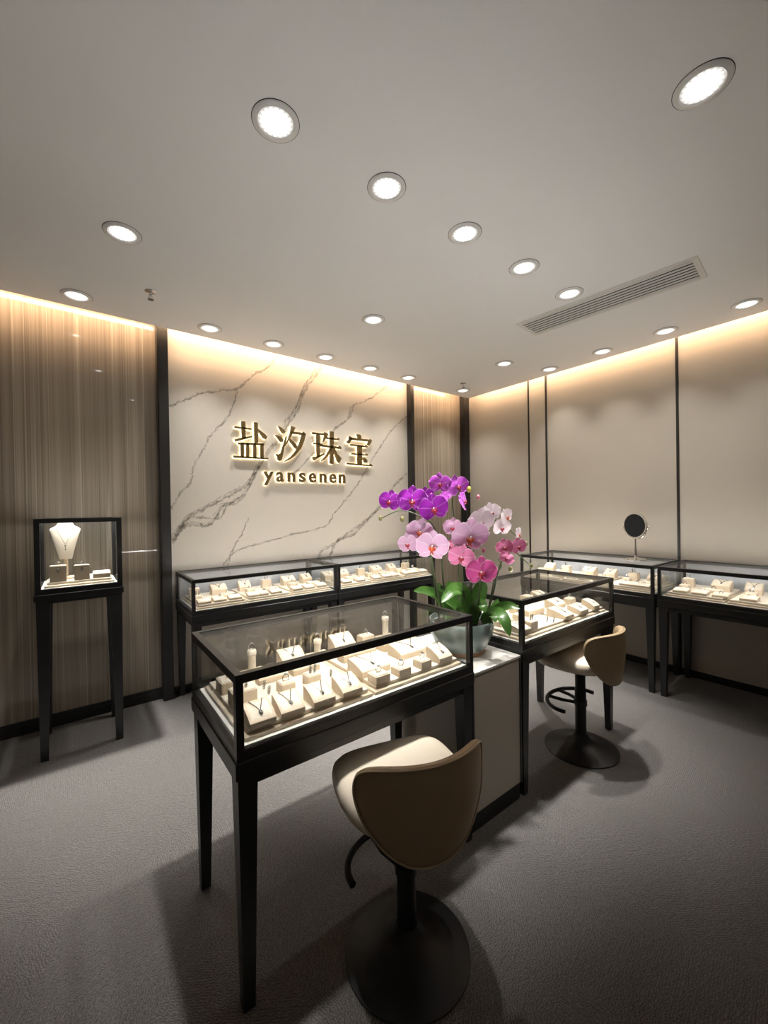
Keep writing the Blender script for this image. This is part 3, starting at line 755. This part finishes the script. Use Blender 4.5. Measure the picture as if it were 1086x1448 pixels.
# ------------------------------------------------------------------ jewellery
def wslope(dims, t):
    w, d, h0, h1 = dims
    prof = [(.004, h0), (d*.25, h0+(h1-h0)*.34), (d*.55, h0+(h1-h0)*.70), (d*.93, h1)]
    L = len(prof)-1; k = min(int(t*L), L-1); u = t*L-k
    return (prof[k][0]*(1-u)+prof[k+1][0]*u, prof[k][1]*(1-u)+prof[k+1][1]*u + .003)
def necklace_meshes(dims):
    def mk():
        w = dims[0]*.26; pts = []
        for i in range(25):
            s = i/24*2-1
            t = .42 + .52*abs(s)**1.25
            y, z = wslope(dims, t); pts.append((s*w*(.55+.45*abs(s)), y, z+.0010))
        c = MB().tube(pts, .0017, 5).mesh('chain', 'silver', True)
        mb = MB(); gm = MB()
        for k, t in enumerate((.40, .33, .25)):
            y, z = wslope(dims, t); r = (.0052, .0068, .0046)[k]
            mb.tube([(r*math.cos(a), y+r*math.sin(a)*.9, z+.001) for a in [2*math.pi*q/10 for q in range(10)]], .0009, 5, True)
            gm.ball((0, y, z+.0012), r*.7, 8, 6, (1, 1, .6))
        return c, mb.mesh('pendant', 'silver', True), gm.mesh('gem', 'gem')
    return cached(('n',)+tuple(dims), mk)
def ring_meshes(r):
    def mk():
        n = 18
        a = MB().tube([(r*math.cos(2*math.pi*k/n), 0, r+r*math.sin(2*math.pi*k/n)) for k in range(n)], r*.13, 6, True).mesh('band', 'silver', True)
        g = MB().ball((0, 0, 2.15*r), r*.42, 8, 6, (1, 1, .75))
        for k in range(6): g.ball((r*.5*math.cos(k*1.05), r*.5*math.sin(k*1.05), 2.05*r), r*.16, 6, 4)
        return a, g.mesh('gem', 'gem')
    return cached(('r', r), mk)
def earring_meshes():
    def mk():
        mb = MB(); gm = MB()
        for k, (z, r) in enumerate(((.026, .0055), (.015, .0065), (.005, .005))):
            mb.tube([(r*math.cos(2*math.pi*q/12), .002*k, z+r*math.sin(2*math.pi*q/12)) for q in range(12)], .0011, 5, True)
            gm.ball((0, .002*k, z), r*.55, 8, 6)
        return mb.mesh('hoop', 'silver', True), gm.mesh('gem', 'gem')
    return cached('e', mk)
def jewel(kind, p, rz, label, dims=None):
    if kind == 'n':
        t = thing('necklace', label, 'necklace', p, rz, 'silver necklaces in the showcases')
        a, b, c = necklace_meshes(dims); link('chain', a, t); o = link('pendant', b, t); link('gem', c, o)
    elif kind == 'r':
        t = thing('ring', label, 'ring', p, rz, 'silver rings in the showcases')
        a, b = ring_meshes(dims); link('band', a, t); link('gem', b, t)
    else:
        t = thing('earring', label, 'earring', p, rz, 'silver earrings in the showcases')
        a, b = earring_meshes(); link('hoop', a, t); link('gem', b, t)
    return t

ORD = ['leftmost', 'second from left', 'third from left', 'fourth from left', 'fifth from left', 'sixth from left', 'seventh from left', 'eighth from left', 'ninth from left', 'tenth from left', 'eleventh from left', 'twelfth from left']
DESC = {'w': 'cream sloped stand', 'd': 'broad cream double stand', 'b': 'cream ring block', 'f': 'flat cream board', 't': 'tall cream ring tower'}
def fill(case, row, phrase, items, grp):
    """items: (kind, x, y, dims, jewel, rz offset, extra z), sorted left to right"""
    items = sorted(items, key=lambda q: q[1])
    for i, it in enumerate(items):
        k, x, y, dims, jw, dr, ez = it
        hw = (dims[0] if k != 't' else .1)/2
        x = min(max(x, .052+hw), case.L-.052-hw)
        p = case.at(x, y, case.zg + .001 + .0305 + ez)
        lab = '%s, %s in %s row of %s' % (DESC[k], ORD[i], row, phrase)
        stand(k, p, case.rz + R(dr), lab, dims, grp)
        w = '%s stand, %s row, %s' % (ORD[i], row, phrase)
        rz = case.rz + R(dr)
        def loc(dx, dy, dz):
            c, n = math.cos(rz), math.sin(rz); return Vector((p.x+c*dx-n*dy, p.y+n*dx+c*dy, p.z+dz))
        if jw == 'n': jewel('n', p, rz, 'silver pendant necklace on the ' + w, dims)
        elif jw == 'r':
            rr = .0125 if k != 'w' else .0095
            if k in 'bf': q = loc(0, dims[1]/2, dims[2]+.001)
            elif k == 't': q = loc(0, .028, dims[0]+.017)
            else: y_, z_ = wslope(dims, .5); q = loc(0, y_, z_-.004)
            jewel('r', q, rz, 'silver ring on the ' + w, rr)
        elif jw == 'e':
            for s, side in ((-1, 'left'), (1, 'right')):
                q = loc(s*.009, dims[1]*.3, dims[2]+.005); jewel('e', q, rz, '%s silver earring on the %s' % (side, w))

GA, GW = 'cream display stands in the island showcases', 'cream display stands in the wall showcases'
W1 = (.083, .082, .020, .052); C1 = (.054, .052, .034)
X0 = .357; Y0 = 1.17
def A(k, x0, y, dims, jw, dr=0, ez=0): return (k, x0 - X0 + dims[0]/2 if k != 't' else x0-X0, y - Y0, dims, jw, dr, ez)
fill(CA, 'front', PA, [A('w', .398, 1.207, W1, 'n'), A('w', .508, 1.207, W1, 'n'), A('w', .622, 1.207, W1, 'n'), A('w', .734, 1.207, W1, 'n'),
     A('b', .884, 1.215, (.066, .060, .030), 'r'), A('b', .996, 1.215, (.060, .056, .028), 'r'), A('b', 1.113, 1.215, (.056, .056, .030), 'r'), A('w', 1.212, 1.212, (.078, .085, .024, .058), 'n')], GA)
fill(CA, 'second', PA, [A('b', .398, 1.367, (.082, .06, .050), 'e'), A('b', .577, 1.365, C1, 'r'), A('b', .684, 1.37, C1, 'e'),
     A('w', .879, 1.30, (.14, .11, .026, .050), 'n'), A('d', 1.114, 1.345, (.165, .10, .026, .050), 'n')], GA)
fill(CA, 'third', PA, [A('b', .398, 1.50, (.080, .075, .040), 'r'), A('f', .545, 1.492, (.115, .05, .020), ''), A('f', .679, 1.488, (.117, .052, .022), 'r'),
     A('f', .905, 1.475, (.17, .06, .030), 'r'), A('f', 1.12, 1.475, (.185, .07, .032), 'r')], GA)
fill(CA, 'rear', PA, [A('t', .56, 1.59, (.082,), 'r'), A('w', .675, 1.58, (.105, .07, .030, .066), 'n'), A('t', .86, 1.60, (.060,), 'r'),
     A('w', .93, 1.585, (.11, .075, .034, .075), 'n'), A('b', 1.085, 1.60, (.07, .05, .045), 'r'), A('t', 1.245, 1.60, (.095,), 'r')], GA)
for x, y, lb in ((.548, 1.455, 'silver earring standing alone behind the leftmost necklaces of the nearest showcase'), (.545, 1.40, 'silver drop earring lying before its pair on the left tray, nearest showcase'),
                 (.792, 1.39, 'silver earring standing by the tray gap of the nearest showcase')):
    jewel('e', (x, y, CA.zg+.0325), 0, lb)
X0 = 1.765; Y0 = 1.185
fill(CB, 'front', PB, [A('w', 1.805, 1.225, (.085, .10, .022, .040), 'n', -4), A('b', 1.915, 1.232, (.066, .056, .042), 'e'),
     A('w', 2.245, 1.222, (.10, .12, .022, .050), 'n'), A('w', 2.42, 1.222, (.10, .085, .024, .046), 'n'), A('w', 2.59, 1.222, (.075, .08, .026, .058), 'n')], GA)
fill(CB, 'second', PB, [A('f', 1.84, 1.37, (.12, .08, .026), 'r'), A('b', 2.0, 1.36, (.05, .05, .04), 'r'), A('f', 2.14, 1.39, (.17, .14, .034), 'r'), A('w', 2.42, 1.38, (.12, .08, .03, .058), 'n'), A('b', 2.60, 1.38, (.07, .05, .04), 'r')], GA)
fill(CB, 'rear', PB, [A('w', 1.85, 1.56, (.10, .08, .03, .055), 'n'), A('b', 2.02, 1.57, (.06, .055, .045), 'r'), A('w', 2.18, 1.57, (.11, .08, .034, .06), 'n'), A('b', 2.42, 1.58, (.07, .06, .05), 'r'), A('w', 2.56, 1.58, (.10, .07, .034, .06), 'n')], GA)
for x, y, lb in ((2.125, 1.262, 'silver earring standing in the tray gap, showcase right of the orchid'), (2.140, 1.232, 'silver earring lying before its pair, showcase right of the orchid')):
    jewel('e', (x, y, CB.zg+.0325), 0, lb)
WF = (.088, .082, .018, .030)
for case, ph, xs, sd in ((CC, PC, (.030, .140, .252, .392, .484, .572, .756, .864, .978), 1), (CD, PD, (.070, .216, .400, .520, .618, .780, .882, 1.0), 2), (CE, PE, (.05, .16, .28, .42, .53, .66, .87, .955, 1.035), 3), (CF, PF, (.06, .176, .296, .445, .61, .72, .85, .96), 4)):
    q = random.Random(sd); front = []; mid = []; rear = []
    for x in xs:
        w = .066 if abs(x-.484) < .001 else (.088 if case is not CF else .092)
        front.append(('w', x+.02+w/2, .055, (w, .078, .018, .030), 'r', q.uniform(-3, 3), 0))
    for k in range(6):
        x = .10 + k*(case.L-.2)/5 + q.uniform(-.02, .02)
        if k % 2 == 0: mid.append(('b', x, .20, (.062, .055, .036), q.choice(['r', 'e']), q.uniform(-6, 6), 0))
        else: mid.append(('f', x, .20, (.11, .07, .022), 'r', q.uniform(-4, 4), 0))
    for k in range(6):
        x = .09 + k*(case.L-.18)/5 + q.uniform(-.02, .02)
        kind = (k + sd) % 3
        if kind == 0: rear.append(('w', x, .335, (.095, .075, .038, .080), 'n', q.uniform(-6, 6), 0))
        elif kind == 1: rear.append(('b', x, .34, (.075, .06, .066), 'e', q.uniform(-8, 8), 0))
        else: rear.append(('w', x, .33, (.115, .08, .042, .078), 'n', q.uniform(-4, 4), 0))
    fill(case, 'front', ph, front, GW); fill(case, 'middle', ph, mid, GW); fill(case, 'rear', ph, rear, GW)

# pedestal case contents
zb = CG.zg + .032
b = thing('necklace_bust', 'cream neck bust wearing a pendant in the tall pedestal case', 'display bust', (-.042, 3.275, zb))
o = link('neck_form', bust_meshes(.245, .158), b, (0, -.03, .125))
MB().box(-.05, .05, -.03, .06, 0, .012, .003, 2).build('foot', 'suede', b, True)
MB().tube([(0, .02, .01), (0, .006, .13)], .012, 10).build('support', 'suede', b, True)
n = thing('necklace', 'thin pendant necklace hanging on the cream bust in the pedestal case', 'necklace', (-.042, 3.245, zb+.125), 0, 'silver necklaces in the showcases')
def bz(s, z): return (s, -.026+.06*z+.03-.045*.5-.018*math.sin(math.pi*min(1, z/.245*.9))+ .012*abs(s)/.05 - .004, z)
pts = [bz(.047*s, .095+.105*abs(s)) for s in [i/16-1 for i in range(33)]]
MB().tube(pts, .0010, 5).build('chain', 'silver', n, True)
pd = MB().ball(bz(0, .088), .0045, 8, 6).ball(bz(0, .076), .0035, 8, 6).ball(bz(0, .064), .003, 8, 6, (.8, .8, 2)).build('pendant', 'silver', n, True)
for x, dims, lb in ((-.078, (.082, .03, .096), 'left square cream earring card stand in the pedestal case'), (.038, (.078, .03, .090), 'middle square cream earring card stand in the pedestal case')):
    c = stand('b', (x, 3.16, zb), 0, lb, dims, 'cream stands in the pedestal case'); c.name = 'earring_stand'; c['category'] = 'earring stand'
    jewel('r', (x, 3.16+.015, zb+dims[2]), 0, 'ring on top of the ' + lb.split(' square')[0] + ' card stand in the pedestal case', .010)
    jewel('e', (x, 3.157, zb+.05), 0, 'drop earring on the front of the ' + lb.split(' square')[0] + ' card stand, pedestal case')
c = stand('w', (.140, 3.16, zb), 0, 'low cream sloped stand at the right inside the pedestal case', (.092, .05, .030, .044), 'cream stands in the pedestal case')
jewel('r', (.140, 3.178, zb+.036), 0, 'ring on the low sloped stand in the pedestal case', .009)
# ------------------------------------------------------------------ flower stand between the island cases
fs = thing('flower_stand', 'tall cream plinth with marble top between two showcases holding the orchid', 'plinth', (1.39, 1.187, 0))
FW, FD = .362, .54
MB().box(.006, FW-.006, .006, FD-.006, .085, .705, .002, 1).build('body', 'pillar', fs)
MB().box(0.004, FW-.004, .014, FD-.014, 0, .085).build('toe_kick', 'black', fs)
MB().box(0, FW, 0, FD, .705, .717, .0015, 1).build('marble_top', 'topmarble', fs)
for x in (0, FW-.008): MB().box(x, x+.008, .0, .010, .085, .705).build('edge_strip', 'trim', fs)

# ------------------------------------------------------------------ potted orchid
PCX, PCY, PZ = 1.583, 1.425, .717
po = thing('potted_orchid', 'orchid arrangement with purple, pink and white blooms in celadon bowl', 'orchid', (PCX, PCY, PZ))
def rel(p): return Vector((p[0]-PCX, p[1]-PCY, p[2]-PZ))
pot = MB().lathe([(0, .004), (.112, .004), (.120, .022), (.142, .06), (.161, .10), (.168, .135), (.167, .16), (.163, .168), (.157, .168), (.157, .14), (.15, .135), (0, .135)], n=56).build('pot', 'pot', po, True)
MB().lathe([(.09, 0), (.114, 0), (.119, .008), (.121, .022), (.113, .022)], n=56).build('foot_band', 'copper', pot, True)
MB().lathe([(0, .150), (.06, .149), (.12, .143), (.156, .138)], n=40).build('soil', 'soil', po, True)
def root_fix(p, z=.148):
    q = rel(p); r = math.hypot(q.x, q.y)
    if r > .12: q.x *= .12/r; q.y *= .12/r
    q.z = z; return q
for st in STEMS:
    pts = [root_fix(st[0])] + [rel(p) for p in st[1:]]
    sp_ = smoothpath(pts, 7); n = len(sp_)
    MB().tube(sp_, [.0052-.0030*i/(n-1) for i in range(n)], 8).build('stem', 'stem', po, True)
def leaf(pts, w):
    pts = [root_fix(pts[0], .15)] + [rel(p) for p in pts[1:]]
    c = smoothpath(pts, 6); n = len(c)-1; mb = MB()
    fr = []
    for i, p in enumerate(c):
        t = (c[min(i+1, n)]-c[max(i-1, 0)]).normalized()
        vw = Vector((-.58, -.76, .30)); nn = (vw - t*vw.dot(t)).normalized()*.75 + (Vector((0, 0, 1)) - t*t.z)*.45
        side = t.cross(nn)
        side = side.normalized()
        nr = side.cross(t).normalized(); fr.append((p, side, nr))
    def f(th):
        def g(a, b):
            k = b*n; i = min(int(k), n-1); u = k-i
            p = fr[i][0].lerp(fr[i+1][0], u); s = fr[i][1].lerp(fr[i+1][1], u); m = fr[i][2].lerp(fr[i+1][2], u)
            ww = w*(math.sin(math.pi*(.12+.88*b)**.85)**.6 if b < .995 else .02)
            ww = max(ww, .10*w if b < .5 else .001)
            x = a*2-1
            return p + s*ww*x + m*(abs(x)**1.6*.25*ww + th*(1-abs(x)))
        return g
    uvf = lambda a, b: (a*2-1, b)
    mb.grid(f(.0), 8, 20, uvf); mb.grid(f(-.0022), 8, 20, uvf)
    mb.build('leaf', 'leaf', po, True, angle=80)
for pts, w in LEAVES: leaf(pts, w)

def petal(mb, ang, L, W, cup, base=.05, pw=1.0, yoff=0.0, wave=0.0):
    """petal blade from the heart outward; faces -y"""
    ca, sa = math.cos(ang), math.sin(ang)
    def mk(th):
        def f(a, b):
            x = a*2-1; v = base+(1-base)*b
            prof = math.sin(math.pi*min(1, (.10+.90*b))**pw)**.55 if b < .999 else .0
            hw = W*max(prof, .22*(1-b)) ; lx = x*hw; lz = L*(v - .10*(abs(x)**2)*(b > .5)*b*.6)
            y = yoff - cup*L*(b**2)*.35 + .10*L*x*x*math.sin(math.pi*b)*.8 + wave*L*.05*math.sin(6*b+3*x) - th*(1-abs(x))*(1-b*.8)
            return (lx*ca + lz*sa, y, -lx*sa + lz*ca)
        return f
    uvf = lambda a, b: (a*2-1, b)
    mb.grid(mk(0), 8, 9, uvf); mb.grid(mk(-.0012), 8, 9, uvf)
FM = {}
def flower_mesh(col, var):
    k = (col, var)
    if k not in FM:
        q = random.Random(hash(col) % 100 + var*7 if False else ord(col)+var*7); mb = MB()
        wv = q.uniform(-1, 1)
        for a in (130, -130): petal(mb, R(a + q.uniform(-5, 5)), .86, .33, .25, yoff=.05, wave=wv)    # lower sepals
        petal(mb, R(q.uniform(-5, 5)), .95, .33, .10, yoff=.04, wave=wv)                               # dorsal sepal
        for a in (76, -76): petal(mb, R(a + q.uniform(-5, 5)), .98, .60, .16 if var == 0 else .35, yoff=-.02, pw=1.12, wave=wv)
        FM[k] = mb.mesh('flower', col, True, 80)
    return FM[k]
def lip_mesh(kind):
    if kind not in FM:
        mb = MB()
        mb.ball((0, -.13, -.17), .115, 12, 8, (.95, .9, 1.1))
        for s in (-1, 1): mb.ball((s*.13, -.15, -.10), .085, 10, 7, (.7, .7, 1.3))
        mb.tube([(-.02, -.14, -.25), (-.06, -.2, -.35), (-.13, -.18, -.42)], [.045, .03, .008], 6).tube([(.02, -.14, -.25), (.06, -.2, -.35), (.13, -.18, -.42)], [.045, .03, .008], 6)
        FM[kind] = mb.mesh('lip', kind, True, 80)
        FM['col'] = FM.get('col') or MB().ball((0, -.12, .03), .05, 10, 7, (.8, 1.2, 1.1)).mesh('column', 'column', True, 80)
    return FM[kind]
VIEW = -37.5
for i, (c, p, r, yaw, pit, roll) in enumerate(FLOWERS):
    o = link('flower', flower_mesh(c, i % 3), po, rel(p))
    o.scale = (r*1.10,)*3
    m = Matrix.Rotation(R(VIEW + yaw), 4, 'Z') @ Matrix.Rotation(R(pit), 4, 'X') @ Matrix.Rotation(R(roll), 4, 'Y')
    o.rotation_euler = m.to_euler()
    link('lip', lip_mesh('liporange' if c in 'LW' and i % 2 == 0 else 'lip'), o); link('column', FM['col'], o)
    o['label'] = {'P': 'deep purple flower', 'M': 'violet flower', 'L': 'pale pink flower', 'W': 'white flower', 'K': 'pink flower', 'D': 'dark pink flower'}[c]
for c, p, r in BUDS:
    MB().ball((0, 0, 0), r*.8, 12, 8, (.85, .85, 1.2)).build('bud', {'b': 'bud', 'g': 'bud', 'k': 'budpink', 'y': 'budyellow'}[c], po, True, rel(p))

# ------------------------------------------------------------------ bar stools
def superpath(a, b, n=48, e=3.0):
    return [(math.copysign(abs(math.cos(t))**(2/e), math.cos(t))*a, math.copysign(abs(math.sin(t))**(2/e), math.sin(t))*b) for t in [2*math.pi*i/n for i in range(n)]]
def stool(label, loc, face):
    """local -y is the back, +y is where the sitter looks"""
    t = thing('bar_stool', label, 'bar stool', loc, face, 'bar stools')
    MB().lathe([(0, 0), (.200, 0), (.2045, .004), (.204, .008), (.19, .013), (.15, .021), (.11, .031), (.075, .046), (.05, .066), (.038, .088), (.034, .094), (0, .094)], n=72).build('base', 'blackgloss', t, True, angle=30)
    MB().lathe([(0, .09), (.031, .09), (.031, .36), (.029, .365), (.029, .44), (0, .44)], n=32).build('column', 'blackgloss', t, True)
    MB().lathe([(0, .36), (.022, .36), (.022, .505), (0, .505)], n=24).build('gas_lift', 'black', t, True)
    # foot rest: bent bar on the column
    arc = [(.185*math.cos(R(a)), .035+.145*math.sin(R(a)), .275) for a in range(192, -13, -12)]
    f = MB().tube(smoothpath(arc, 3), .0115, 10).build('foot_rest', 'blackgloss', t, True)
    MB().tube([(.02, .02, .275), (.05, .09, .275), (.06, .17, .275)], .010, 8).tube([(-.02, .02, .275), (-.05, .09, .275), (-.06, .17, .275)], .010, 8).lathe([(.031, .262), (.037, .262), (.037, .292), (.031, .292)], n=24, closed=True).build('foot_rest_bracket', 'blackgloss', f, True)
    MB().box(-.09, .09, -.09, .09, .50, .515, .004, 1).build('seat_plate', 'black', t)
    MB().tube([(.05, .02, .497), (.15, .05, .49), (.20, .06, .484)], .005, 8).build('lever', 'black', t, True)
    # seat cushion
    mb = MB(); pa = superpath(.218, .205, 56, 4.4); rings = [(.80, .513), (.93, .515), (.985, .527), (1.0, .548), (.985, .568), (.93, .582), (.8, .590), (.55, .594), (.25, .595)]
    V = []
    for k, z in rings:
        V.append([mb.bm.verts.new((x*k*(1-.24*(max(0, -y)/.205)**1.6), (y if y > 0 else y*.93)*k + .005, z)) for x, y in pa])
    n = len(pa)
    for a, b in zip(V, V[1:]):
        for i in range(n): mb.bm.faces.new([a[i], a[(i+1) % n], b[(i+1) % n], b[i]])
    mb.bm.faces.new(V[0][::-1]); mb.bm.faces.new(V[-1])
    mb.build('seat', 'seatleather', t, True, angle=70)
    # wrap-round back: shield outline bent round the seat, padded
    half = [(0, .746), (.07, .746), (.13, .744), (.18, .738), (.213, .726), (.233, .706), (.241, .680), (.241, .655), (.233, .625), (.214, .585), (.190, .550), (.160, .515), (.124, .485), (.086, .464), (.046, .453), (0, .449)]
    out = smoothpath([(x, 0, z) for x, z in half], 3)
    out = [(p.x, p.z) for p in out]; out = out + [(-x, z) for x, z in out[-2:0:-1]]
    cx, cz = 0, .60; RB = .255
    def P(s, z, off):
        th = s/RB; rad = RB + off - .020*max(0, (.60-z)/.16)**1.3
        return Vector((rad*math.sin(th), .035 - rad*math.cos(th), z))
    def blade(rho, k, side):
        x, z = out[k]; s = cx+(x-cx)*rho; zz = cz+(z-cz)*rho
        thick = .021*max(0.0, 1-rho**9)**.5
        if side > 0: off = .004 + thick*.55
        else: off = .004 - thick*1.55
        return P(s, zz, off)
    rhos = [.0, .2, .4, .6, .75, .86, .93, .97, .99, 1.0]
    mb = MB(); n = len(out); prev = None
    sides = []
    edge = [mb.bm.verts.new(blade(1.0, k, 1)) for k in range(n)]
    for side in (1, -1):
        rings = [edge] + [[mb.bm.verts.new(blade(r_, k, side)) for k in range(n)] for r_ in rhos[-2:0:-1]]
        c0 = mb.bm.verts.new(blade(0, 0, side))
        for a, b in zip(rings, rings[1:]):
            for i in range(n): mb.bm.faces.new([a[i], a[(i+1) % n], b[(i+1) % n], b[i]])
        for i in range(n): mb.bm.faces.new([rings[-1][i], rings[-1][(i+1) % n], c0])
    bk = mb.build('backrest', 'leather', t, True, angle=80)
    MB().tube([P(cx+(x-cx)*.975, cz+(z-cz)*.975, .0125) for x, z in out], .0034, 6, True).build('piping', 'piping', bk, True)
    MB().box(-.05, .05, -.20, -.05, .498, .512, .003, 1).build('back_bracket', 'black', t)
    return t
stool('tan leather bar stool in front at the nearest showcase', (.85, 1.02, 0), R(-16))
stool('tan leather bar stool further back, at the showcase right of the orchid', (2.40, 1.22, 0), R(STOOL2))

# ------------------------------------------------------------------ mirror on the wall showcase
mi = thing('table_mirror', 'round chrome vanity mirror standing on the wall showcase', 'mirror', (3.835, 1.452, .985), R(-110))
MB().lathe([(0, 0), (.078, 0), (.080, .004), (.076, .010), (.045, .014), (.016, .020), (.010, .03), (.0085, .05), (.0085, .10), (.007, .105), (.0065, .182), (0, .182)], n=40).build('base', 'chrome', mi, True)
MB().tube([(.117*math.cos(R(a)), 0, .295+.117*math.sin(R(a))) for a in range(180, 361, 6)], .0035, 8).build('yoke', 'chrome', mi, True)
fr = MB()
fr.lathe([(.098, -.010), (.108, -.010), (.111, 0), (.108, .010), (.098, .010), (0, .011), (0, .009)], n=56)
fr.move(Matrix.Translation((0, 0, .295)) @ Matrix.Rotation(R(90), 4, 'X'))
fr = fr.build('mirror_frame', 'chrome', mi, True)
MB().lathe([(0, .008), (.0985, .008), (.0985, .0135), (0, .0135)], n=56).move(Matrix.Translation((0, 0, .295)) @ Matrix.Rotation(R(90), 4, 'X')).build('mirror_glass', 'mirror', fr, True)
for s in (-1, 1): MB().ball((s*.121, 0, .295), .0065, 10, 8).build('pivot_knob', 'chrome', mi, True)

# ------------------------------------------------------------------ camera, world, view
cam = bpy.data.cameras.new('camera'); co = bpy.data.objects.new('camera', cam); COL.objects.link(co)
cam.sensor_fit = 'HORIZONTAL'; cam.sensor_width = 36; cam.lens = 573.16*36/1086; cam.clip_start = .02
rows = ((.79338402, -.60851438, -.01587608), (-.01602783, .00518903, -.99985808), (.6085104, .79352588, -.00563627))
rt, dn, fw_ = (Vector(r) for r in rows); up = -dn; bk = -fw_
mw = Matrix(((rt.x, up.x, bk.x, 0), (rt.y, up.y, bk.y, 0), (rt.z, up.z, bk.z, 1.45), (0, 0, 0, 1)))
co.matrix_world = mw; S.camera = co
w = bpy.data.worlds.new('world'); S.world = w; w.use_nodes = True
bg = w.node_tree.nodes['Background']; bg.inputs[0].default_value = (1, .93, .84, 1); bg.inputs[1].default_value = WORLD
S.view_settings.view_transform = 'Standard'; S.view_settings.look = 'None'; S.view_settings.gamma = 1.0
S.view_settings.exposure = EXPO; S.view_settings.use_curve_mapping = False
cy = S.cycles
cy.transparent_max_bounces = 40; cy.max_bounces = 12; cy.diffuse_bounces = 5; cy.glossy_bounces = 6
cy.caustics_reflective = False; cy.caustics_refractive = False; cy.use_denoising = True
cy.sample_clamp_indirect = 6.0; cy.sample_clamp_direct = 0; cy.use_light_tree = True
